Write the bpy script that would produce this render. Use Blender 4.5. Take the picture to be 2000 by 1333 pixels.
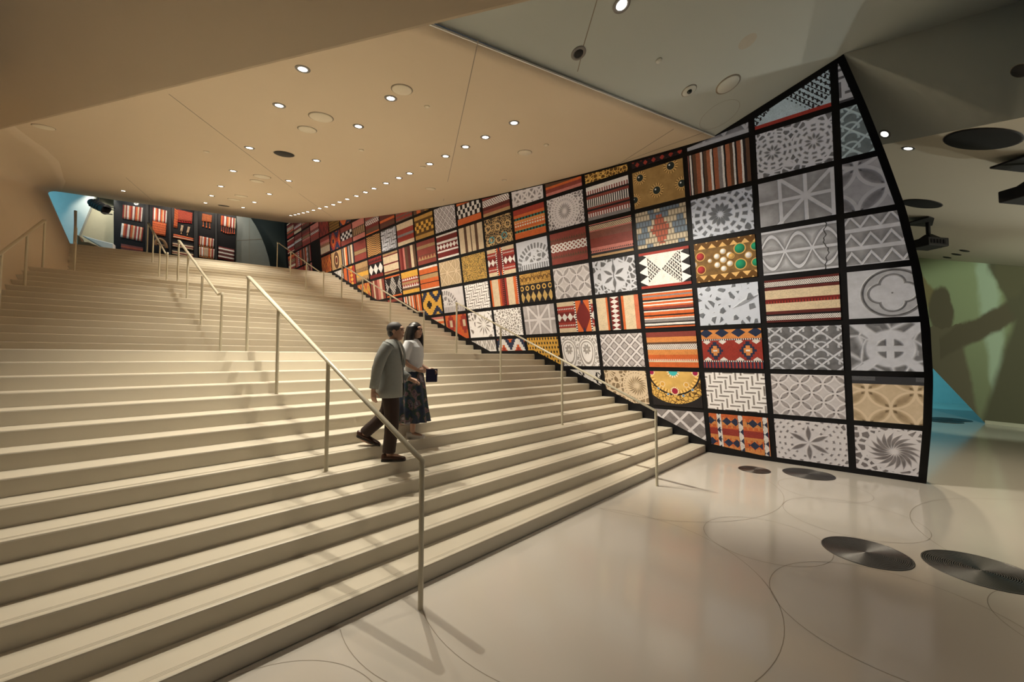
import bpy, bmesh, math, random
import numpy as np
from mathutils import Vector, Matrix
random.seed(7)
for o in list(bpy.data.objects): bpy.data.objects.remove(o)
SC = bpy.context.scene
COL = SC.collection
# ------------------------------------------------------------------ camera
# world frame: x runs along the step noses, y runs up the stairs, z is up
F = 777.8; PITCH = 0.04247; YAW = 0.78044; CAMZ = 1.995
_n = np.array([math.sin(YAW), math.cos(YAW), 0]); _m = np.array([-math.cos(YAW), math.sin(YAW), 0])
_fw = np.array([0, math.cos(PITCH), math.sin(PITCH)]); _r = np.array([1, 0, 0.]); _up = np.cross(_r, _fw)
_B = np.stack([_n, _m, [0, 0, 1]])
RT = _B @ _r; UP = _B @ _up; FW = _B @ _fw
CP = np.array([0, 0, CAMZ])
cam = bpy.data.cameras.new('camera'); camo = bpy.data.objects.new('camera', cam); COL.objects.link(camo)
cam.sensor_width = 36; cam.lens = F / 2000 * 36; cam.clip_start = .05; cam.clip_end = 200
mw = Matrix.Identity(4)
for i in range(3):
    mw[i][0] = RT[i]; mw[i][1] = UP[i]; mw[i][2] = -FW[i]; mw[i][3] = CP[i]
camo.matrix_world = mw
SC.camera = camo
# ------------------------------------------------------------------ world, exposure
w = bpy.data.worlds.new('world'); SC.world = w; w.use_nodes = True
w.node_tree.nodes['Background'].inputs[0].default_value = (.72, .86, 1.0, 1)
w.node_tree.nodes['Background'].inputs[1].default_value = .03
SC.view_settings.view_transform = 'Standard'; SC.view_settings.look = 'None'
SC.view_settings.gamma = 1; SC.view_settings.use_curve_mapping = False
SC.view_settings.exposure = 0.34
LAMP_W = 230.0           # watts of one stair downlight
WARM = (1.0, .91, .74)

def ray(u, v): return RT * (u - 1000) / F + UP * (666.5 - v) / F + FW
def onz(u, v, z): d = ray(u, v); return CP + d * (z - CAMZ) / d[2]
def onpl(u, v, P, N):
    d = ray(u, v); P = np.array(P, float); N = np.array(N, float); return CP + d * ((P - CP) @ N) / (d @ N)

# ------------------------------------------------------------------ helpers
def tag(o, label=None, cat=None, group=None, kind=None):
    if label: o['label'] = label
    if cat: o['category'] = cat
    if group: o['group'] = group
    if kind: o['kind'] = kind
    return o
def empty(name, loc=(0, 0, 0), rz=0, parent=None):
    o = bpy.data.objects.new(name, None); COL.objects.link(o)
    o.location = loc; o.rotation_euler = (0, 0, rz); o.empty_display_size = .1
    if parent: o.parent = parent
    return o
def mobj(name, V, Fc, mat=None, parent=None, smooth=False, uvs=None):
    me = bpy.data.meshes.new(name)
    me.from_pydata([tuple(map(float, v)) for v in V], [], [tuple(f) for f in Fc]); me.update()
    if smooth:
        me.polygons.foreach_set('use_smooth', [True] * len(me.polygons))
    if mat: me.materials.append(mat)
    o = bpy.data.objects.new(name, me); COL.objects.link(o)
    if parent: o.parent = parent
    return o
class MB:
    "collects shapes for ONE mesh"
    def __init__(s): s.V = []; s.F = []; s.S = []
    def add(s, V, Fc, sm=False):
        b = len(s.V); s.V += [tuple(v) for v in V]; s.F += [tuple(i + b for i in f) for f in Fc]; s.S += [sm] * len(Fc); return s
    def box(s, x0, x1, y0, y1, z0, z1):
        V = [(x, y, z) for z in (z0, z1) for y in (y0, y1) for x in (x0, x1)]
        return s.add(V, [(0, 2, 3, 1), (4, 5, 7, 6), (0, 1, 5, 4), (2, 6, 7, 3), (0, 4, 6, 2), (1, 3, 7, 5)])
    def obox(s, C, ax, ay, az):
        "oriented box: centre and three half vectors"
        C, ax, ay, az = [np.array(a, float) for a in (C, ax, ay, az)]
        V = [C + sx * ax + sy * ay + sz * az for sz in (-1, 1) for sy in (-1, 1) for sx in (-1, 1)]
        return s.add(V, [(0, 2, 3, 1), (4, 5, 7, 6), (0, 1, 5, 4), (2, 6, 7, 3), (0, 4, 6, 2), (1, 3, 7, 5)])
    def prism(s, poly, off):
        "poly: 3-D ring, off: extrusion vector"
        n = len(poly); P = [np.array(p, float) for p in poly]; Q = [p + np.array(off, float) for p in P]
        s.add(P + Q, [tuple(range(n)), tuple(range(2 * n - 1, n - 1, -1))] + [(i, i + n, (i + 1) % n + n, (i + 1) % n) for i in range(n)])
        return s
    def tube(s, pts, rad, n=12, cap=True):
        pts = [np.array(p, float) for p in pts]
        rads = rad if isinstance(rad, (list, tuple)) else [rad] * len(pts)
        rings = []; prev = None
        for i, p in enumerate(pts):
            t = (pts[min(i + 1, len(pts) - 1)] - pts[max(i - 1, 0)]); 
            if 0 < i < len(pts) - 1:
                a = pts[i] - pts[i - 1]; b = pts[i + 1] - pts[i]; t = a / np.linalg.norm(a) + b / np.linalg.norm(b)
            t = t / np.linalg.norm(t)
            up = np.array([0, 0, 1.]) if abs(t[2]) < .95 else np.array([1., 0, 0])
            if prev is not None: up = prev
            e1 = np.cross(t, up); e1 /= np.linalg.norm(e1); e2 = np.cross(e1, t); prev = e2
            k = 1.0
            if 0 < i < len(pts) - 1:
                a = pts[i] - pts[i - 1]; a = a / np.linalg.norm(a); k = 1 / max(.5, a @ t)
            rings.append([p + rads[i] * (math.cos(2 * math.pi * j / n) * e1 + k * math.sin(2 * math.pi * j / n) * e2) for j in range(n)])
        V = [v for r in rings for v in r]; Fc = []
        for i in range(len(rings) - 1):
            for j in range(n):
                Fc.append((i * n + j, i * n + (j + 1) % n, (i + 1) * n + (j + 1) % n, (i + 1) * n + j))
        s.add(V, Fc, True)
        if cap:
            s.add(rings[0], [tuple(range(n - 1, -1, -1))]); s.add(rings[-1], [tuple(range(n))])
        return s
    def lathe(s, prof, C=(0, 0, 0), N=(0, 0, 1), n=24, closed=False):
        "prof: list of (radius, height along N)"
        N = np.array(N, float); N /= np.linalg.norm(N); C = np.array(C, float)
        a = np.array([1., 0, 0]) if abs(N[0]) < .8 else np.array([0, 1., 0])
        e1 = np.cross(N, a); e1 /= np.linalg.norm(e1); e2 = np.cross(N, e1)
        V = []; Fc = []
        for r, h in prof:
            for j in range(n):
                t = 2 * math.pi * j / n; V.append(C + N * h + r * (math.cos(t) * e1 + math.sin(t) * e2))
        m = len(prof)
        for i in range(m - 1 + (1 if closed else 0)):
            for j in range(n):
                i2 = (i + 1) % m
                Fc.append((i * n + j, i * n + (j + 1) % n, i2 * n + (j + 1) % n, i2 * n + j))
        s.add(V, Fc, True)
        if not closed:
            if prof[0][0] > 1e-6: s.add(V[:n], [tuple(range(n - 1, -1, -1))])
            if prof[-1][0] > 1e-6: s.add(V[-n:], [tuple(range(n))])
        return s
    def sphere(s, C, rx, ry=None, rz=None, n=16, m=10):
        ry = ry or rx; rz = rz or rx; V = []; Fc = []
        for i in range(m + 1):
            a = math.pi * i / m
            for j in range(n):
                t = 2 * math.pi * j / n
                V.append((C[0] + rx * math.sin(a) * math.cos(t), C[1] + ry * math.sin(a) * math.sin(t), C[2] + rz * math.cos(a)))
        for i in range(m):
            for j in range(n): Fc.append((i * n + j, (i + 1) * n + j, (i + 1) * n + (j + 1) % n, i * n + (j + 1) % n))
        return s.add(V, Fc, True)
    def build(s, name, mat=None, parent=None, bevel=0):
        o = mobj(name, s.V, s.F, mat, parent)
        o.data.polygons.foreach_set('use_smooth', s.S)
        bm = bmesh.new(); bm.from_mesh(o.data); bmesh.ops.recalc_face_normals(bm, faces=bm.faces); bm.to_mesh(o.data); bm.free()
        if bevel:
            b = o.modifiers.new('bevel', 'BEVEL'); b.width = bevel; b.segments = 2; b.limit_method = 'ANGLE'
        return o
def link_copy(o, parent=None, loc=None):
    c = o.copy(); COL.objects.link(c)
    if parent is not None: c.parent = parent
    if loc is not None: c.location = loc
    return c

# ------------------------------------------------------------------ node expressions
class NT:
    t = None
class S:
    def __init__(s, k): s.k = k
    def __add__(a, b): return mth('ADD', a, b)
    __radd__ = __add__
    def __sub__(a, b): return mth('SUBTRACT', a, b)
    def __rsub__(a, b): return mth('SUBTRACT', b, a)
    def __mul__(a, b): return mth('MULTIPLY', a, b)
    __rmul__ = __mul__
    def __truediv__(a, b): return mth('DIVIDE', a, b)
    def __rtruediv__(a, b): return mth('DIVIDE', b, a)
    def __neg__(a): return mth('MULTIPLY', a, -1.0)
def put(sock, v):
    if isinstance(v, S): NT.t.links.new(v.k, sock)
    else: sock.default_value = v
def mth(op, a, b=None, c=None, clamp=False):
    n = NT.t.nodes.new('ShaderNodeMath'); n.operation = op; n.use_clamp = clamp
    put(n.inputs[0], a)
    if b is not None: put(n.inputs[1], b)
    if c is not None: put(n.inputs[2], c)
    return S(n.outputs[0])
fr = lambda a: mth('FRACT', a)
fl = lambda a: mth('FLOOR', a)
ab = lambda a: mth('ABSOLUTE', a)
mn = lambda a, b: mth('MINIMUM', a, b)
mx = lambda a, b: mth('MAXIMUM', a, b)
lt = lambda a, b: mth('LESS_THAN', a, b)
gt = lambda a, b: mth('GREATER_THAN', a, b)
sq = lambda a: mth('SQRT', a)
sn = lambda a: mth('SINE', a)
cs = lambda a: mth('COSINE', a)
at2 = lambda a, b: mth('ARCTAN2', a, b)
md = lambda a, b: mth('FLOORED_MODULO', a, b)
hyp = lambda a, b: sq(a * a + b * b)
tri = lambda a: ab(fr(a) - .5) * 2.0           # 1 at integers, 0 at half
def ss(a, e0, e1):
    n = NT.t.nodes.new('ShaderNodeMapRange'); n.interpolation_type = 'SMOOTHSTEP'
    put(n.inputs[0], a); n.inputs[1].default_value = e0; n.inputs[2].default_value = e1
    return S(n.outputs[0])
def mix(f, a, b):
    n = NT.t.nodes.new('ShaderNodeMix'); n.data_type = 'RGBA'; put(n.inputs[0], f)
    for i, c in ((6, a), (7, b)):
        if isinstance(c, S): NT.t.links.new(c.k, n.inputs[i])
        else: n.inputs[i].default_value = (c[0], c[1], c[2], 1)
    return S(n.outputs[2])
def ramp(f, stops, const=True):
    n = NT.t.nodes.new('ShaderNodeValToRGB'); put(n.inputs[0], f); cr = n.color_ramp
    cr.interpolation = 'CONSTANT' if const else 'LINEAR'
    while len(cr.elements) < len(stops): cr.elements.new(0.5)
    for e, (p, c) in zip(cr.elements, stops): e.position = p; e.color = (c[0], c[1], c[2], 1)
    return S(n.outputs[0])
def vec(x, y, z=0.0):
    n = NT.t.nodes.new('ShaderNodeCombineXYZ'); put(n.inputs[0], x); put(n.inputs[1], y); put(n.inputs[2], z); return S(n.outputs[0])
def noise(v, scale, detail=2.0, rough=.5):
    n = NT.t.nodes.new('ShaderNodeTexNoise'); put(n.inputs['Vector'], v); n.inputs['Scale'].default_value = scale
    n.inputs['Detail'].default_value = detail; n.inputs['Roughness'].default_value = rough; return S(n.outputs[0])
def voro(v, scale, feat='DISTANCE_TO_EDGE', rnd=1.0):
    n = NT.t.nodes.new('ShaderNodeTexVoronoi'); n.feature = feat; put(n.inputs['Vector'], v); n.inputs['Scale'].default_value = scale
    n.inputs['Randomness'].default_value = rnd; return S(n.outputs[0])
def new_mat(name):
    m = bpy.data.materials.new(name); m.use_nodes = True; NT.t = m.node_tree
    return m, m.node_tree.nodes['Principled BSDF']
def simple(name, col, rough=.5, metal=0.0, var=.06, scale=6.0, emis=None, es=0.0, spec=.5, bump=0.0, coat=0.0):
    m, b = new_mat(name)
    tc = NT.t.nodes.new('ShaderNodeTexCoord'); v = S(tc.outputs['Object'])
    n = noise(v, scale, 3.0)
    put_col(b.inputs['Base Color'], mix(n, [c * (1 - var) for c in col], [min(1, c * (1 + var)) for c in col]))
    b.inputs['Roughness'].default_value = rough; b.inputs['Metallic'].default_value = metal
    b.inputs['Specular IOR Level'].default_value = spec
    if coat: b.inputs['Coat Weight'].default_value = coat; b.inputs['Coat Roughness'].default_value = .12
    if bump:
        bn = NT.t.nodes.new('ShaderNodeBump'); bn.inputs['Strength'].default_value = bump; bn.inputs['Distance'].default_value = .002
        put(bn.inputs['Height'], noise(v, scale * 14, 2.0)); NT.t.links.new(bn.outputs[0], b.inputs['Normal'])
    if emis:
        b.inputs['Emission Color'].default_value = (*emis, 1); b.inputs['Emission Strength'].default_value = es
    return m
def put_col(sock, c):
    if isinstance(c, S): NT.t.links.new(c.k, sock)
    else: sock.default_value = (c[0], c[1], c[2], 1)

MAT = {}
MAT['stair'] = simple('stair_stone', (.66, .60, .49), .42, var=.035, scale=3, spec=.35)
MAT['grip'] = simple('grip_groove', (.54, .49, .40), .6)
MAT['floor'] = simple('floor_terrazzo', (.59, .55, .495), .125, var=.03, scale=1.2, spec=.5)
MAT['joint'] = simple('joint_dark', (.27, .23, .18), .6)
MAT['ceil_right'] = simple('ceiling_plaster_pale', (.68, .63, .52), .75, var=.02, scale=.8, spec=.2)
MAT['ceil'] = simple('ceiling_plaster', (.63, .53, .405), .75, var=.02, scale=1.0, spec=.2)
MAT['ceil_grey'] = simple('ceiling_plaster_grey', (.52, .56, .54), .75, var=.02, scale=.8, spec=.2)
MAT['lip'] = simple('lip_white', (.75, .76, .74), .5)
MAT['black'] = simple('black_frame', (.007, .007, .009), .5, var=.2, spec=.22)
MAT['blackmatte'] = simple('black_matte', (.012, .012, .013), .7, var=.2)
MAT['rail'] = simple('painted_steel_cream', (.60, .55, .42), .38, var=.02, spec=.5)
MAT['steel'] = simple('brushed_steel', (.17, .165, .16), .36, metal=1.0, var=.12, scale=40)
MAT['trim'] = simple('lamp_trim_grey', (.22, .21, .20), .4, metal=.3)
MAT['cover_grey'] = simple('cover_grey', (.60, .61, .56), .5)
MAT['lamp'] = simple('lamp_lens', (1, 1, 1), .3, emis=(1.0, .95, .88), es=14.0)
MAT['cream'] = simple('cream_cover', (.70, .64, .52), .5)
MAT['hole'] = simple('recess_inner', (.50, .48, .42), .7)
MAT['glassblk'] = simple('camera_dome', (.02, .03, .03), .08)
MAT['wallcream'] = simple('wall_plaster', (.63, .53, .405), .7, var=.02, scale=1, spec=.25)
# ------------------------------------------------------------------ fitted display-wall surface (i: columns of ~1.15 m, j: rows of ~0.85 m)
Q = np.array([9.165742, -0.421359, 0.060843, -0.067425, 1.142818, -0.000343, -0.210586, -0.007548, 0.838496, 0.000979, 3.3e-05, -0.001055, 0.007335, 0.00015, 0.000184, 0.000739, 0.001255, 0.003531])
def surf(i, j):
    return Q[0:3] + i * Q[3:6] + j * Q[6:9] + i * i * Q[9:12] + j * j * Q[12:15] + i * j * Q[15:18]
def wall_ij(y, z):
    i, j = (y + .42) / 1.143, z / .85
    for _ in range(12):
        p = surf(i, j); a = surf(i + 1e-3, j) - p; b = surf(i, j + 1e-3) - p
        M2 = np.array([[a[1], b[1]], [a[2], b[2]]]) / 1e-3
        d = np.linalg.solve(M2, np.array([y - p[1], z - p[2]])); i += d[0]; j += d[1]
    return i, j
def wall_x(y, z): return surf(*wall_ij(y, z))[0]
RISE = .15
FLT = {1: (0.0, 3.087, .32745, 1, 14), 2: (-.044, 9.80, .335, 15, 27), 3: (-.177, 16.255, .326, 28, 40)}
def frame(f):
    a = FLT[f][0]; return np.array([math.cos(a), math.sin(a), 0]), np.array([-math.sin(a), math.cos(a), 0])
def nose(k):
    f = 1 if k <= 14 else 2 if k <= 27 else 3
    a, d0, t, k0, k1 = FLT[f]; return f, d0 + (k - k0) * t
LY = np.array([-8, 3, 7.3, 10, 12.2, 13.9, 16.67, 20.7, 28.]); LX = np.array([-3.0, -2.15, -1.8, -1.6, -1.494, -1.343, -.90, -1.09, -1.6])
def left_x(y): return float(np.interp(y, LY, LX))
def on_nose(f, d, x):
    n_, m_ = frame(f); s = (x - m_[0] * d) / n_[0]; return n_ * s + m_ * d
def right_pt(f, d, z):
    x = 8.
    for _ in range(8):
        P = on_nose(f, d, x); x = wall_x(P[1], z) + .02
    return on_nose(f, d, x)
def left_pt(f, d):
    x = -1.5
    for _ in range(8):
        P = on_nose(f, d, x); x = left_x(P[1]) - .12
    return on_nose(f, d, x)
# ------------------------------------------------------------------ floor
fo = MB().prism([(-12, -14, 0), (30, -14, 0), (30, 9, 0), (9.5, 9, 0), (9.5, 3.6, 0), (-12, 3.6, 0)], (0, 0, -.25)).build('floor', MAT['floor'])
tag(fo, kind='structure')
# inlaid joints: circles cut into the floor
RINGS = [(3.26, 2.23, 1.56), (5.15, 1.18, .60), (4.34, .12, .82), (6.44, 3.07, 1.81), (6.59, .56, .70), (7.68, .96, .57), (7.19, -2.06, 2.09), (5.08, -1.14, .73), (2.48, 2.69, 1.27), (.48, 2.35, .72)]
for cx, cy, r in RINGS:
    V = []; Fc = []; n = 96; wd = .0026
    for j in range(n):
        t = 2 * math.pi * j / n; y = cy + r * math.sin(t)
        for rr, zz in ((r - wd, .0008), (r + wd, .0008)):
            V.append((cx + rr * math.cos(t), cy + rr * math.sin(t), zz))
    for j in range(n):
        k = (j + 1) % n
        ys = [V[2 * j][1], V[2 * k][1]]
        if max(ys) > 3.06: continue
        if r == 1.27 and V[2 * j][0] > 1.95: continue
        Fc.append((2 * j, 2 * j + 1, 2 * k + 1, 2 * k))
    mobj('inlay_joint', V, Fc, MAT['joint'], fo)
# ------------------------------------------------------------------ staircase
stair = empty('staircase', (3.5, 3.1, 0))
tag(stair, 'wide cream stone staircase in three flights rising beside the patterned wall', 'staircase')
si = np.array(stair.location)
for k in range(1, 41):
    f, d = nose(k); z1 = k * RISE; z0 = z1 - RISE - (.0 if k == 1 else .03)
    A = left_pt(f, d); Bp = right_pt(f, d, z1)
    if k in (14, 27): f2, d2 = nose(k + 1); d2 += .05
    elif k == 40: f2, d2 = 3, d + 10
    else: f2, d2 = f, d + FLT[f][2] + .05
    if k == 40:
        Cc = on_nose(3, d2, 6.7); Dd = on_nose(3, d2, -9); A2 = on_nose(3, d + .3, -9)
        poly = [A, Bp, right_pt(3, d + 3, z1), Cc, Dd, A2]
    else:
        Cc = right_pt(f2, d2, z1); Dd = left_pt(f2, d2); poly = [A, Bp, Cc, Dd]
    poly = [np.array([p[0], p[1], z0]) - si for p in poly]
    so = MB().prism(poly, (0, 0, z1 - z0)).build('step', MAT['stair'], stair, bevel=.014)
    if k <= 6:
        n_, m_ = frame(f); g = MB()
        for q in range(3):
            a = A + n_ * .15 + m_ * (.045 + q * .014); b = Bp - n_ * .25 + m_ * (.045 + q * .014)
            c = (a + b) / 2 - si; c[2] = z1 + .0006
            g.obox(c, (b - a) / 2, m_ * .0014, (0, 0, .0005))
        g.build('grip_strip', MAT['grip'], stair)
# ------------------------------------------------------------------ warm sloping ceiling over the stairs
E1 = onz(0, 255, 5.75); E2 = onz(1052, 0, 5.35); e = (E2 - E1) / np.linalg.norm(E2 - E1); pe = np.array([e[1], -e[0], 0]); pe /= np.linalg.norm(pe)
if pe @ FW > 0: pe = -pe
def edge_dist(x, y): return float((np.array([x, y, 0]) - np.array([E2[0], E2[1], 0])) @ pe)
_wy = np.array([2.45, 4.13, 6.48, 8.52, 10.93, 13.77, 16.2, 20.48, 24.45]); _wz = np.array([6.17, 6.28, 6.50, 6.71, 7.03, 7.53, 7.92, 8.81, 9.70])
ZP = np.polyfit(_wy, _wz, 3)
def zc(x, y): return float(np.polyval(ZP, y)) - .10 * (7.7 - x) - .04
def crease_y(x): return 2.45 + (7.88 - x) * .217
def back_y(x): return float(np.interp(x, [-4, -2, .4, 4.4, 6.9, 9], [22.3, 22.9, 24.1, 24.2, 24.45, 24.6]))
NX, NY = 56, 90
V = []; Fc = []
for a in range(NX + 1):
    x = -4 + 12.25 * a / NX
    for b in range(NY + 1):
        t = b / NY; y = crease_y(x) + (back_y(x) - crease_y(x)) * t; V.append((x, y, zc(x, y)))
for a in range(NX):
    for b in range(NY):
        p = a * (NY + 1) + b; f4 = (p, p + 1, p + NY + 2, p + NY + 1); 
        if any(edge_dist(V[t][0], V[t][1]) < -.02 for t in f4): Fc.append(f4)
for t in set(t for f4 in Fc for t in f4):      # trim the front boundary along the soffit edge
    dd_ = edge_dist(V[t][0], V[t][1])
    if dd_ > -.02: x, y = V[t][0] - pe[0] * (dd_ + .02), V[t][1] - pe[1] * (dd_ + .02); V[t] = (x, y, zc(x, y))
ce = mobj('ceiling', V, Fc, MAT['ceil'], smooth=True); tag(ce, kind='structure')
sm = ce.modifiers.new('thick', 'SOLIDIFY'); sm.thickness = .02; sm.offset = -1
# white lip along the front edge
L = MB(); 
pts = [(x, crease_y(x) - .012, zc(x, crease_y(x)) + .008) for x in np.linspace(2.1, 8.1, 14)]
for p, q_ in zip(pts[:-1], pts[1:]):
    p = np.array(p); q_ = np.array(q_); L.obox((p + q_) / 2, (q_ - p) / 2, (0, .008, 0), (0, 0, .011))
L.build('edge_lip', MAT['lip'], ce)
def onceil(u, v):
    d = ray(u, v); t0, t1 = .5, 60.
    ts = np.linspace(.5, 60, 900); prev = None
    for t in ts:
        P = CP + d * t
        if P[2] - zc(P[0], P[1]) > 0:
            a, b = t - (ts[1] - ts[0]), t
            for _ in range(30):
                m = (a + b) / 2; P = CP + d * m
                if P[2] - zc(P[0], P[1]) > 0: b = m
                else: a = m
            P = CP + d * a
            e = 1e-3; N = np.array([-(zc(P[0] + e, P[1]) - zc(P[0] - e, P[1])) / (2 * e), -(zc(P[0], P[1] + e) - zc(P[0], P[1] - e)) / (2 * e), 1.])
            return P, -N / np.linalg.norm(N)
def ceil_joint(pp):
    pts = []
    for (u0, v0), (u1, v1) in zip(pp[:-1], pp[1:]):
        for t in np.linspace(0, 1, 8): pts.append(onceil(u0 + (u1 - u0) * t, v0 + (v1 - v0) * t)[0])
    g = MB()
    for a, b in zip(pts[:-1], pts[1:]):
        dd = b - a; ln = np.linalg.norm(dd)
        if ln < 1e-4: continue
        sd = np.cross(dd / ln, [0, 0, 1]); sd /= np.linalg.norm(sd)
        g.obox((a + b) / 2 + np.array([0, 0, -.0005]), dd / 2, sd * .006, (0, 0, .002))
    g.build('panel_joint', MAT['joint'], ce)
ceil_joint([(330, 184), (595, 386), (650, 425)]); ceil_joint([(934, 79), (866, 393)]); ceil_joint([(246, 347), (300, 394)])
ceil_joint([(1316, 252), (1170, 345)]); ceil_joint([(1376, 258), (1180, 330)])
# ------------------------------------------------------------------ left wall, leaning outward and rolling into the ceiling
V = []; rows = []
for y0 in list(np.linspace(-7, 13.9, 40)) + list(np.linspace(14.3, 20.75, 20)):
    zb = max(0, (y0 - 3.1) * .458 if y0 < 7.4 else 2.1 if y0 < 9.8 else 2.1 + (y0 - 9.8) * .448 if y0 < 13.9 else 4.05 if y0 < 16.5 else 4.05 + (y0 - 16.5) * .46) - .35
    xb = left_x(y0); sh = .9 * max(0, min(1, (y0 - 13) / 7.7)); lean = .33
    row = []; fil = 1.0 - .75 * max(0, min(1, (y0 - 13) / 7.7))
    def at_h(h): return np.array([xb + .33 * .35 - lean * h, y0 + sh * max(0, h - .35), zb + h])
    hi = 0
    for h in np.linspace(0, 6, 601):
        p = at_h(h)
        if p[2] > zc(p[0], max(p[1], 2)) - fil * .6: break
        hi = h
    for h in np.linspace(0, hi, 10): row.append(at_h(h))
    a = at_h(hi); kx = a[0] - .16 * fil; kp = np.array([kx, a[1] + sh * .4, zc(kx, max(a[1] + sh * .4, 2)) - .004]); ex = a[0] + 1.1 * fil; ep = np.array([ex, a[1] + sh * .5, zc(ex, max(a[1] + sh * .5, 2)) - .004])
    for t in np.linspace(0.1, 1, 10): row.append((1 - t) ** 2 * a + 2 * t * (1 - t) * kp + t * t * ep)
    rows.append(row)
m = len(rows[0]); V = [p for r in rows for p in r]; Fc = []
for a in range(len(rows) - 1):
    for b in range(m - 1): p = a * m + b; Fc.append((p, p + 1, p + m + 1, p + m))
wl = mobj('wall_left', V, Fc, MAT['wallcream'], smooth=True); tag(wl, kind='structure')
sm = wl.modifiers.new('thick', 'SOLIDIFY'); sm.thickness = .12; sm.offset = 1
# ------------------------------------------------------------------ grey faceted ceiling on the right
P1 = np.array([7.88, 2.45, 6.17]); P2 = np.array([2.54, 3.61, 5.74]); P3 = np.array([7.905, .55, 6.73])
NB = np.cross(P2 - P1, P3 - P1); NB /= np.linalg.norm(NB)
if NB[2] > 0: NB = -NB
def bz(x, y): return P1[2] - (NB[0] * (x - P1[0]) + NB[1] * (y - P1[1])) / NB[2]
def onblue(u, v): return onpl(u, v, P1, NB), NB
QF = onblue(2000, 0)[0]; qd = (QF - P3); QE = P3 + qd * 3.2
S3 = E2 + e * 9
pl = [(8.2, 2.40), (2.03, 3.72), (E2[0], E2[1]), (S3[0], S3[1]), (QE[0], QE[1]), (P3[0], P3[1]), (8.1, .56)]
cb = MB().prism([(x, y, bz(x, y)) for x, y in pl], (0, 0, .12)).build('ceiling', MAT['ceil_grey']); tag(cb, kind='structure')
PWA = np.array([18.778, -1.644, 0]); PWB = np.array([18.453, -2.324, 0]); pwd = (PWB - PWA) / np.linalg.norm(PWB - PWA); pwn = np.array([-pwd[1], pwd[0], 0])
if pwn @ FW > 0: pwn = -pwn       # towards the camera
def onpw(u, v): return onpl(u, v, PWA, pwn)
def rz(u, v, z): return onz(u, v, z)
W0 = onpw(1600, 488); W1 = onpw(1795, 504); W2 = onpw(2000, 521); W3 = W2 + (W2 - W1) * 2.
F1 = rz(1745, 279, 5.65); NR2 = np.cross(W2 - F1, W1 - F1); NR2 /= np.linalg.norm(NR2); NR2 = NR2 if NR2[2] < 0 else -NR2
F0 = onpl(1640, 298, F1, NR2); F2 = onpl(1975, 234, F1, NR2); F3 = F2 + (F2 - F1) * 2.0
def facet(pts, name='ceiling', mat='ceil'):
    o = MB()
    o.add([tuple(p) for p in pts], [tuple(range(len(pts)))])
    ob = o.build(name, MAT[mat]); tag(ob, kind='structure'); s_ = ob.modifiers.new('thick', 'SOLIDIFY'); s_.thickness = .1
    N = ob.data.polygons[0].normal
    s_.offset = -1 if N.z < 0 else 1
    return ob
c3 = MB(); g = [P3, QF, QE, F3, F2, F1, F0]
c3.add([tuple(p) for p in g], [(0, 1, 4), (1, 2, 3), (1, 3, 4), (0, 4, 5), (0, 5, 6)])
c3.S = [True] * len(c3.S); o = c3.build('ceiling', MAT['ceil_grey']); tag(o, kind='structure')
c4 = MB(); g = [F0, F1, F2, F3, W0, W1, W2, W3]
c4.add([tuple(p) for p in g], [(0, 1, 5), (0, 5, 4), (1, 2, 5), (2, 6, 5), (2, 3, 7), (2, 7, 6)])
o4 = c4.build('ceiling', MAT['ceil_right']); tag(o4, kind='structure')
def onr2(u, v): return onpl(u, v, F1, NR2), NR2
NR1 = np.cross(F2 - P3, F1 - P3); NR1 /= np.linalg.norm(NR1); NR1 = NR1 if NR1[2] < 0 else -NR1
def onr1(u, v): return onpl(u, v, P3, NR1), NR1
# soffit above the viewer: rises from its straight lower edge towards and over the camera
sp = [E1 - e * 5, E2 + e * 7, E2 + e * 7 + pe * 11 + np.array([0, 0, 10.]), E1 - e * 5 + pe * 11 + np.array([0, 0, 10.])]
so = MB().prism(sp, (0, 0, .95)).build('ceiling', MAT['ceil'], bevel=.03); tag(so, kind='structure')
# ------------------------------------------------------------------ printed patterns of the display panels (node expressions)
TONE = {'g': ((.048, .046, .048), (.25, .25, .265), (.48, .485, .53)), 'c': ((.045, .05, .06), (.25, .265, .30), (.47, .50, .58)),
        'p': ((.085, .070, .068), (.36, .325, .32), (.60, .56, .56)), 'b': ((.13, .085, .045), (.42, .31, .19), (.62, .49, .34)),
        'w': ((.12, .095, .08), (.50, .46, .43), (.80, .76, .74)), 'k': ((.03, .03, .033), (.18, .18, .20), (.36, .365, .40)),
        't': ((.05, .06, .065), (.20, .25, .27), (.38, .47, .50))}
R_ = (.30, .035, .025); DR = (.15, .015, .015); MR = (.22, .045, .035); OR = (.56, .12, .032); LO = (.62, .24, .07); CRM = (.62, .49, .33); WHT = (.70, .66, .62)
BLK = (.012, .010, .012); BRN = (.10, .05, .03); TAN = (.40, .25, .12); NVY = (.018, .028, .065); TEA = (.01, .17, .14); YEL = (.66, .36, .06); PNK = (.50, .17, .14); GRY = (.22, .20, .20); GLD = (.45, .25, .06); DGL = (.10, .045, .01); MAR = (.10, .02, .018); LBL = (.42, .52, .58)
def clampf(a): return mth('ADD', a, 0.0, clamp=True)
def plaster(h, tone, C):
    d, m, l = TONE[tone]
    h = clampf(h + (noise(C, 9.0, 4.0) - .5) * .34 + (noise(C, 2.2, 2.0) - .5) * .30)
    return ramp(h, [(0, d), (.5, m), (1, l)], False), h
def sstep(a, w): return ss(a, -w * .25, w * 1.3)
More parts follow.
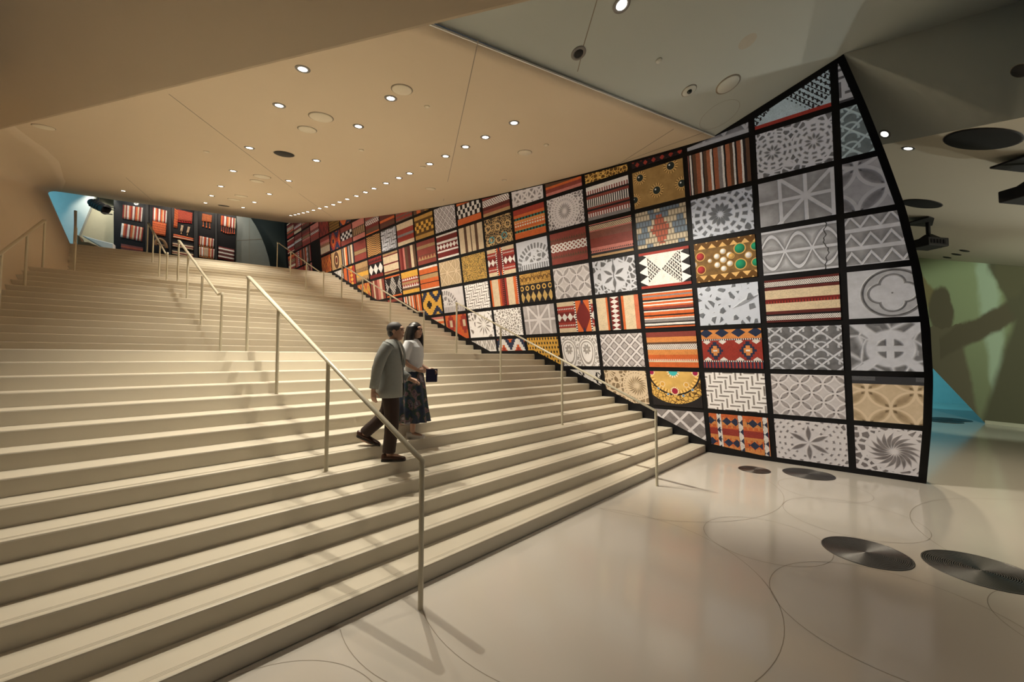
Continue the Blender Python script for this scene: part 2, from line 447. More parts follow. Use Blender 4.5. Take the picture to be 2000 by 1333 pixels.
def p_rosette(X, Y, C, tone='g', cx=.68, cy=.5, n=12, r0=.05, r1=.28, w=.05, rings=((20, .33, .43, .6),), twist=0.0, chips=9.0, cw=.09, k=1.0, tile=0.0, crack=0.0):
    if tile: X = fr(X / tile) * tile
    dx = X - cx; dy = (Y - cy) * k; r = hyp(dx, dy); th = at2(dy, dx)
    t = th * (n / (2 * math.pi)) + r * twist; a = ab(fr(t) - .5) * (2 * math.pi / n) * r
    pr = w * sn(clampf((r - r0) / (r1 - r0)) * math.pi)
    hole = sstep(pr - a, .025) * gt(r, r0) * lt(r, r1)
    last = r1
    for (n2, ra, rb, f2) in rings:
        a2 = (f2 / 2 - ab(fr(th * (n2 / (2 * math.pi)) + r * twist * .6) - .5)) * (2 * math.pi / n2) * r
        hole = mx(hole, sstep(mn(mn(r - ra, rb - r), a2), .02)); last = rb
    if chips: hole = mx(hole, sstep(voro(C, chips) - cw, .06) * gt(r, last + .03))
    if crack: hole = mx(hole, 1 - ss(ab(X - crack - (noise(vec(Y, 0.0), 5.0) - .5) * .12), .006, .016))
    return plaster(1 - hole * .85, tone, C)
def p_circles(X, Y, C, tone='g', g=2.0, w=.06, ox=0.0, oy=0.0, dia=.18):
    Xr = (X + Y) * .7071; Yr = (X - Y) * .7071
    ax = ab(fr(Xr * g + ox) - .5); ay = ab(fr(Yr * g + oy) - .5); R = .707
    d = mn(ab(hyp(.5 - ax, .5 - ay) - R), mn(ab(hyp(.5 + ax, .5 - ay) - R), ab(hyp(.5 - ax, .5 + ay) - R)))
    line = 1 - ss(d, w * .5, w * 1.4)
    ctr = 1 - ss(ax + ay, dia * .7, dia)
    lens = sstep(R - .02 - hyp(.5 + ax, .5 - ay), .1) + sstep(R - .02 - hyp(.5 - ax, .5 + ay), .1)
    h = mx(line, .75 - clampf(lens) * .40) - ctr * (1 - line) * .4
    return plaster(h, tone, C)
def p_beams(X, Y, C, tone='g', cx=.75, cy=.5, n=4, w=.035, off=0.0, tile=0.0):
    if tile: x = fr(X * tile + .5) - .5; y = fr(Y * tile + .5) - .5
    else: x = X - cx; y = Y - cy
    d = None
    for q in range(n):
        a = math.pi * q / n + off; e_ = ab(x * math.sin(a) - y * math.cos(a)); d = e_ if d is None else mn(d, e_)
    if not tile: d = mn(d, ab(ab(x) - .42))
    h = 1 - ss(d, w * .6, w * 1.2); gr = clampf(.38 + d * 1.2)
    return plaster(mx(h * .95, gr), tone, C)
def p_girih(X, Y, C, tone='g', g=2.0, w=.05, circ=.36):
    x = fr(X * g) - .5; y = fr(Y * g) - .5; ax = ab(x); ay = ab(y)
    d = mn(mn(ab(ax - ay) * .7, ab(ax + ay - .5) * .7), ab(hyp(x, y) - circ))
    d = mn(d, mn(ab(ax - .24), ab(ay - .24)) + lt(hyp(x, y), circ) * .3)
    return plaster((1 - ss(d, w * .5, w * 1.2)) * .75 + .25 - ss(d, .05, .2) * .2, tone, C)
def p_lattice(X, Y, C, tone='g', g=4.0, w=.12, dia=1):
    a = tri((X + Y) * g); b = tri((X - Y) * g)
    h = mx(ss(a, 1 - w * 2, 1 - w), ss(b, 1 - w * 2, 1 - w))
    inner = sstep(mn(.62 - a, .62 - b), .15) * dia
    return plaster(h * .8 + .2 + inner * .35, tone, C)
def p_scallop(X, Y, C, tone='g', g=3.6, w=.1):
    a = tri((X + Y * 1.15) * g * .5); b = tri((X - Y * 1.15) * g * .5)
    h = mx(ss(a, .82, .92), ss(b, .82, .92))
    x = fr(X * g * .5) - .5; y = fr(Y * g * .575 * 2) - .2
    arc = 1 - ss(ab(hyp(x, y * .5) - .28), .03, .07)
    return plaster(mx(h, arc * .8) * .75 + .22, tone, C)
def p_fret(X, Y, C, tone='g', k=9.0, sl=.17):
    x = X * k; y = Y * k; m4 = md(fl(x) - fl(y), 4.0)
    hor = lt(m4, 2.0); fx = ab(fr(x) - .5); fy = ab(fr(y) - .5)
    e0 = lt(m4, .5); e1 = gt(m4, 1.5) * lt(m4, 2.5)
    slot = hor * lt(fy, sl) + (1 - hor) * lt(fx, sl)
    return plaster(1 - slot * .85, tone, C)
def p_chips(X, Y, C, tone='g', s=6.0, w=.1, leaf=1, rnd=1.0):
    e_ = voro(C, s, rnd=rnd); h = 1 - sstep(e_ - w, .05) * .8
    if leaf:
        x = (X - 1.05) * .9 + (Y - .55) * .45; y = (Y - .55) * .9 - (X - 1.05) * .45
        lf = sstep(.05 - ab(y) - x * x * .5, .02); h = mn(h, 1 - lf * .5)
    return plaster(h, tone, C)
def p_trirows(X, Y, C, tone='g', rows=3.0, n=4.0):
    fy = fr(Y * rows); t = 1 - tri(X * n)
    ed = ab((fy - .24) / .62 - t); h = mx(1 - ss(ed, .10, .22), 1 - ss(fy, .18, .26))
    return plaster(h * .68 + .24 + (1 - h) * gt(fy, .24 + 0.0) * clampf(ed) * .25, tone, C)
def p_medal(X, Y, C, tone='g'):
    dx = X - .68; dy = Y - .5; r = hyp(dx, dy); ax = ab(dx); ay = ab(dy)
    q = mn(hyp(ax - .16, ay), hyp(ax, ay - .16)); h = .85 - (1 - ss(ab(r - .42), .012, .03)) * .6 - (1 - ss(ab(q - .17), .008, .025)) * .5 * gt(r, .1) - lt(r, .015) * .6
    h = h - lt(r, .42) * gt(q, .17) * .22
    return plaster(h, tone, C)
def p_wheel(X, Y, C, tone='g'):
    dx = X - .62; dy = Y - .48; r = hyp(dx, dy); cross = mn(ab(dx), ab(dy))
    hole = sstep(.20 - r, .03) * sstep(cross - .045, .02)
    out = sstep(r - .33, .04) * sstep(mn(ab(dx + dy), ab(dx - dy)) * .7 - .06, .03) * sstep(.2 - ab(voro(C, 3.0) - .2), .1)
    return plaster(.95 - mx(hole, out) * .75, tone, C)
def p_bigtri(X, Y, C, tone='g', g=1.9):
    y = Y - .5; s_ = sn(X * g * math.pi) * .33
    d = mn(mn(ab(y - s_), ab(y + s_)) * .8, mn(ab(y), ab(ab(y) - .43)))
    h = mx(1 - ss(d, .018, .045), clampf(.24 + d * 3.2))
    h = h * ss(ab(X - 1.12 - (noise(vec(Y, 0.0), 4.0) - .5) * .3), .004, .014)
    return plaster(h, tone, C)
def p_drops(X, Y, C, tone='w'):
    x = fr(X * 1.6) - .5; y = (Y - .55) * 1.4; r = hyp(x, y); n = 8; th = at2(y, x)
    a = ab(fr(th * (n / 6.2832)) - .5) * (6.2832 / n) * r
    pet = sstep(.07 * sn(clampf((r - .02) / .22) * math.pi) - a, .02) * lt(r, .24)
    ring = (1 - ss(ab(hyp(x, mn(y, 0.0) * .55 + mx(y, 0.0)) - .31), .015, .035)) + (1 - ss(ab(hyp(x, mn(y, 0.0) * .55 + mx(y, 0.0)) - .42), .015, .035))
    out = sstep(voro(C, 9.0) - .08, .05) * gt(hyp(x, mn(y, 0.0) * .55 + mx(y, 0.0)), .46)
    return plaster(1 - clampf(pet + ring + out) * .7, tone, C)
def p_fans(X, Y, C, tone='g', cx=.8, cy=.05, k=1.0):
    dx = X - cx; dy = Y - cy; r = hyp(dx, dy); th = at2(dy, dx)
    spoke = sstep(.32 - ab(fr(th * 5.5) - .5), .08) * gt(r, .62) * lt(r, .78)
    star = sstep(voro(C, 6.5) - .10, .05) * lt(r, .56) * gt(dy, .22)
    base = sstep(.3 - ab(fr(X * 11) - .5), .08) * lt(dy, .17)
    return plaster(1 - mx(mx(spoke, star), base) * .75, tone, C)
def weave(c, Y, C, amt=.25, n=70.0):
    f = tri(Y * n) * amt + (noise(C, 40.0) - .5) * .7 + (noise(C, 7.0, 3.0) - .5) * .5
    return mix(clampf(f), c, (0, 0, 0))
def t_stripes(X, Y, C, ax, st, bands=(), n=70.0, amt=.22, wob=0.0):
    tot = sum(s_[0] for s_ in st); p = 0.; stops = []
    for w_, c in st: stops.append((p / tot, c)); p += w_
    src = (Y if ax == 'h' else X / 1.36)
    if wob: src = src + (noise(C, 5.0) - .5) * wob
    col = ramp(clampf(src), stops[:32]); al = X if ax == 'h' else Y; ac = src
    for (v0, v1, kind, nn, ca, cb) in bands:
        t = (ac - v0) / (v1 - v0); a = tri(al * nn); b = ab(t - .5) * 2.0
        if kind == 'dia': f = lt(a + b, 1.0)
        elif kind == 'zig': f = lt(ab(b - a), .3)
        elif kind == 'tri': f = lt(t, a)
        elif kind == 'chk': f = md(fl(al * nn) + fl(t * 3.0), 2.0)
        elif kind == 'dash': f = lt(fr(al * nn), .5)
        elif kind == 'xx': f = lt(mn(ab(a - b), ab(a + b - 1.0)), .22)
        elif kind == 'net': f = md(fl(al * nn) + fl(t * 4.0), 2.0) * lt(tri(al * nn * .25) + b * .6, 1.1)
        col = mix(gt(ac, v0) * lt(ac, v1), col, mix(f, ca, cb))
    return weave(col, Y if ax == 'v' else X, C, amt, n), None
def t_kilim(X, Y, C, bg, c1, c2, c3, gx=1.5, gy=1.0, st=5.0, ox=0.0):
    a = ab(fr(X * gx + ox) - .5) * 2; b = ab(fr(Y * gy) - .5) * 2
    s_ = fl(a * st) / st + fl(b * st) / st
    col = mix(lt(s_, .85), bg, c1); col = mix(lt(s_, .5), col, c2); col = mix(lt(s_, .18), col, c3)
    col = mix(gt(s_, 1.45), col, c2)
    return weave(col, Y, C, .3, 60.0), None
def t_kilimrow(X, Y, C):
    base = ramp(Y, [(0, DR), (.24, R_), (.72, OR), (.74, LO)])
    fr1 = mix(lt(fr(X * 14), .5), R_, NVY); base = mix(lt(Y, .2), base, fr1)
    dot = gt(fr(X * 22), .5); base = mix(gt(Y, .2) * lt(Y, .235) + gt(Y, .70) * lt(Y, .735), base, mix(dot, BLK, WHT))
    a = fl(tri(X * 1.47 + .5) * 8) / 8; b = ab(Y - .46) * 3.6; s_ = (1 - a) * 1.7 + b
    m_ = gt(Y, .235) * lt(Y, .70)
    k = mix(lt(s_, .95), R_, NVY); k = mix(lt(s_, .62), k, LO); k = mix(lt(s_, .28), k, WHT); k = mix(lt(s_, .13), k, NVY)
    w2 = lt(tri(X * 2.94) + ab(b - .75) * 2.2, .5); k = mix(w2 * gt(s_, .95), k, WHT)
    base = mix(m_, base, k)
    c = lt(tri(X * 2.94) * 1.1 + ab(Y - .87) * 9.0, .95); base = mix(c * gt(Y, .735), base, NVY)
    return weave(base, Y, C, .3, 60.0), None
def t_orange(X, Y, C):
    s_ = fl(Y * 16) / 16; base = mix(gt(sn((s_ + tri(X * 9) * .05) * 19), .0), OR, LO)
    base = mix(lt(ab(Y - .52), .08), base, R_)
    x = fr(X * 1.05 + .08)
    zz = lt(ab(x - .38), .05) + lt(ab(x - .86), .05); side = gt(fr(Y * 8) * .1, ab(x - .38) + .0)
    base = mix(clampf(zz), base, mix(lt(tri(Y * 4.5), ab(fr(X * 10) - .2)), WHT, NVY))
    d1 = lt(tri(X * 5.5) * .09 + 0.0 + ab(ab(Y - .52) - .26), .10) * (gt(x, .45) * lt(x, .80) + lt(x, .30))
    base = mix(clampf(d1), base, NVY)
    return weave(base, Y, C, .35, 60.0), None
def t_net(X, Y, C, bg=WHT, fg=BLK, edge=R_, e2=TEA, gx=1.0, k=17.0, m=0):
    x = fr(X * gx + .5 * m) - .5; y = Y - .5
    inside = lt(ab(ab(x) * 1.0 - .0) * 1.0, ab(y) * .0 + .5) * (lt(ab(y) * .9, ab(x)) if m == 0 else lt(ab(x) * 1.0 + ab(y), .46))
    a = fr((X + Y) * k * .7); b = fr((X - Y) * k * .7)
    cr = mx(lt(ab(fr(X * k) - .5), .25) * lt(ab(fr(Y * k) - .5), .5) * md(fl(X * k) + fl(Y * k), 2.0), lt(a, .3) * lt(b, .85))
    col = mix(cr * inside, bg, fg)
    col = mix(gt(ab(y), .38), col, edge); col = mix(gt(ab(y), .445), col, e2)
    return weave(col, Y, C, .25, 60.0), None
def t_xpanel(X, Y, C):
    col, _ = t_net(X, Y, C, gx=.8, k=19.0)
    x = ab(X - .68)
    spike = lt(tri(Y * 4.2) * .22, x - .42)
    col = mix(gt(x, .42) * lt(ab(Y - .5), .38), col, mix(spike, WHT, BLK))
    return col, None
def t_bead(X, Y, C):
    k = 13.0; row = fl(Y * 7); x = X * k + row * .5; cell = fl(x)
    bead = mn(.5 - ab(fr(x) - .5), .5 - ab(fr(Y * 7) - .5)) * 4
    red = lt(ab(cell - 8.5 - row * .4) * .14 + ab(Y - .45), .42)
    hsh = fr(sn(fl(cell / 2) * 12.9 + row * 78.2) * 437.5)
    col = mix(gt(hsh, .52), (.46, .38, .27), (.12, .16, .21)); col = mix(red, col, (.36, .08, .04))
    return mix(clampf(bead + .15), (.03, .025, .02), col), None
def t_mesh(X, Y, C, fg=YEL, bg=BLK, k=12.0):
    hole = lt(hyp((fr(X * k + fl(Y * k * .8) * .5) - .5) * 1.3, fr(Y * k * .8) - .5), .30)
    return weave(mix(hole, fg, bg), Y, C, .3, 30.0), None
def t_knit(X, Y, C, a=TAN, b=BRN):
    w_ = sn(Y * 75 + sn(X * 9) * 2.2); return mix(ss(w_, -.3, .5), b, (.55, .30, .09)), None
def gold_base(C, s=14.0):
    e_ = voro(C, s); n = noise(C, 6.0, 3.0)
    return mix(ss(e_, .02, .16), DGL, mix(n, (.30, .15, .03), (.75, .45, .12)))
def g_gems(X, Y, C, gems, s=16.0, plain=0):
    col = mix(noise(C, 5.0, 3.0), (.16, .09, .03), (.42, .26, .09)) if plain else gold_base(C, s)
    for (x, y, r, c, ring) in gems:
        d = hyp(X - x, Y - y); th = at2(Y - y, X - x)
        gran = gt(tri(th * 2.55), .35)
        if ring: col = mix(gt(d, r * 1.25) * lt(d, r * 1.9), col, mix(gran, DGL, (.52, .33, .12)))
        col = mix(lt(d, r * 1.18), col, (.55, .36, .14)); col = mix(lt(d, r), col, c)
        col = mix(lt(hyp(X - x + r * .3, Y - y - r * .3), r * .22), col, (.8, .8, .8))
    return col, None
def g_pearls(X, Y, C, gems):
    col = mix(noise(C, 8.0, 3.0), (.03, .02, .012), (.26, .14, .04)); y = ab(Y - .5)
    gold = mix(noise(C, 14.0, 2.0), (.36, .20, .06), (.78, .50, .20)); t = tri(X * 4.5)
    col = mix(gt(y, .30), col, mix(lt(ab((y - .34) / .13 - t), .55) * lt(y, .46), gold, DGL))
    for (x, yy, r, c) in gems:
        d = hyp(X - x, Y - yy); sh = clampf(1.15 - hyp(X - x + r * .35, Y - yy - r * .35) / r * .75)
        col = mix(lt(d, r * 1.22), col, (.45, .27, .08)); col = mix(lt(d, r), col, mix(sh, [v * .25 for v in c], c))
    return col, None
def g_filigree(X, Y, C, s=12.0): return mix(ss(voro(C, s), .05, .11), (.62, .38, .10), DGL), None
def g_jewel(X, Y, C):
    col = mix(ss(voro(C, 13.0), .03, .12), (.52, .34, .15), BLK); rr = hyp(fr(X * 2.2) - .5, fr(Y * 2.4) - .5); col = mix(lt(ab(rr - .25), .05), col, (.55, .38, .18))
    col = mix(lt(voro(C, 8.0, 'F1'), .045), col, (.55, .42, .32)); col = mix(lt(hyp(X - .35, (Y - .25) * 1.2), .13) * gt(hyp(X - .35, (Y - .25) * 1.2), .09), col, (.08, .30, .36))
    col = mix(lt(hyp(X - .95, (Y - .3) * 1.2), .13) * gt(hyp(X - .95, (Y - .3) * 1.2), .09), col, (.08, .30, .36))
    return col, None
def g_pend(X, Y, C):
    col = mix(gt(Y, .62), BLK, gold_base(C, 26.0)); col = mix(gt(Y, .72) * lt(Y, .85) * lt(ab(tri(X * 6) - tri(Y * 4)), .3), col, DGL)
    x = (fr(X * 4.4) - .5) / 4.4; d = ab(x) * 1.5 + ab(Y - .22) * .9
    col = mix(lt(d, .15) * lt(ab(x), .095), col, mix(noise(C, 5.0), (.22, .13, .05), (.62, .42, .14))); col = mix(lt(ab(hyp(x, Y - .5) - .06), .02), col, (.5, .3, .08))
    return col, None
def g_chain(X, Y, C):
    n = noise(C, 30.0, 2.0); return mix(ss(sn(X * 90 + n * 12) * (1 - Y * .6) + n * 2 - .8, -.2, .5), BLK, (.62, .38, .10)), None
def g_crescent(X, Y, C):
    d = hyp((X - .66) * .95, (Y - .98) * 1.0)
    col = mix(lt(d, .60), BLK, mix(noise(C, 4.0, 3.0), (.38, .20, .04), (.80, .52, .16)))
    col = mix(gt(d, .52) * lt(d, .60), col, mix(gt(tri(at2(Y - .98, X - .66) * 7.0), .5), (.45, .24, .05), (.82, .52, .16)))
    col = mix(gt(d, .64) * lt(d, .86), col, mix(gt(voro(C, 11.0), .06), DGL, (.66, .40, .10)))
    for (x, y, r, c) in ((.66, .95, .11, (.05, .42, .42)), (.66, .45, .075, (.30, .01, .04)), (.1, .92, .06, (.30, .01, .06)), (1.2, .92, .06, (.30, .01, .06)), (.36, .62, .05, (.62, .33, .06)), (.96, .62, .05, (.62, .33, .06)), (.48, .36, .025, (.03, .2, .45)), (.86, .34, .025, (.03, .2, .45)), (.24, .5, .025, (.03, .2, .45)), (1.1, .5, .025, (.03, .2, .45))):
        dd = hyp(X - x, Y - y); col = mix(lt(dd, r * 1.45), col, mix(gt(tri(at2(Y - y, X - x) * 2.3), .5), (.55, .32, .08), (.85, .72, .55))); col = mix(lt(dd, r), col, c)
    return col, None
def t_diaband(X, Y, C, left=1, c=OR):
    col, _ = t_stripes(X, Y, C, 'h', [(.18, CRM), (.17, R_), (.3, DR), (.17, R_), (.18, CRM)], [(.38, .62, 'dia', 5., DR, WHT), (.24, .28, 'dash', 16., R_, WHT), (.72, .76, 'dash', 16., R_, WHT)])
    x = X - (.95 if left else .62); hw = .28 if left else .16
    dm = lt(ab(x) * (1.9 if left else 2.6) + ab(Y - .5), .5)
    inner = mix(dm, c, DR); inner = mix(lt(ab(ab(x) - hw + .025), .025), inner, mix(gt(fr(Y * 14), .5), BLK, WHT))
    inner = mix(lt(ab(x) * 3 , ab(Y - .5) - .30), inner, NVY)
    return mix(lt(ab(x), hw), col, inner), None
def t_arrow(X, Y, C, bg, fg, ln):
    col = mix(lt(fr((Y + tri(X * 2.2) * .4) * 1.6), .5), bg, fg); e_ = lt(ab(fr((Y + tri(X * 2.2) * .4) * 3.2) - .5), .08)
    return weave(mix(e_, col, ln), Y, C, .3, 60.0), None
def t_oval(X, Y, C):
    r = hyp((X - .68) * 1.3, Y - .5); return ramp(clampf(r), [(0, DR), (.1, BRN), (.16, (.62, .40, .2)), (.22, BRN), (.40, (.20, .10, .05)), (.44, (.55, .36, .18)), (.5, (.42, .26, .12))]), None
def p_textstrip(X, Y, C):
    col, h = p_circles(X, Y, C, 'b', 2.1, .055, .1, .1, .28)
    ln = lt(fr(Y * 60), .45) * gt(noise(vec(X * 40, fl(Y * 60)), 3.0), .42) * (gt(X, .06) * lt(X, .4) + gt(X, .95) * lt(X, 1.30)) * gt(Y, .86) * lt(Y, .96)
    return mix(gt(Y, .80), col, mix(ln, (.03, .03, .035), (.16, .16, .17))), None
ST = t_stripes
def rnd_textile(seed):
    r = random.Random(seed)
    def f(X, Y, C):
        pal = [R_, DR, MR, OR, R_, BRN, MAR, CRM, PNK, MR, DR]
        st = [(r.uniform(.04, .2), r.choice(pal)) for _ in range(r.randint(7, 12))]
        b0 = r.uniform(.3, .5); bd = [(b0, b0 + r.uniform(.12, .22), r.choice(['dia', 'zig', 'tri', 'chk', 'xx']), r.uniform(5, 9), r.choice([BLK, DR, BRN]), r.choice([WHT, CRM, TAN]))]
        return ST(X, Y, C, r.choice('hhv'), st, bd)
    return f
_ = lambda fn, *a, **k: (lambda X, Y, C: fn(X, Y, C, *a, **k))
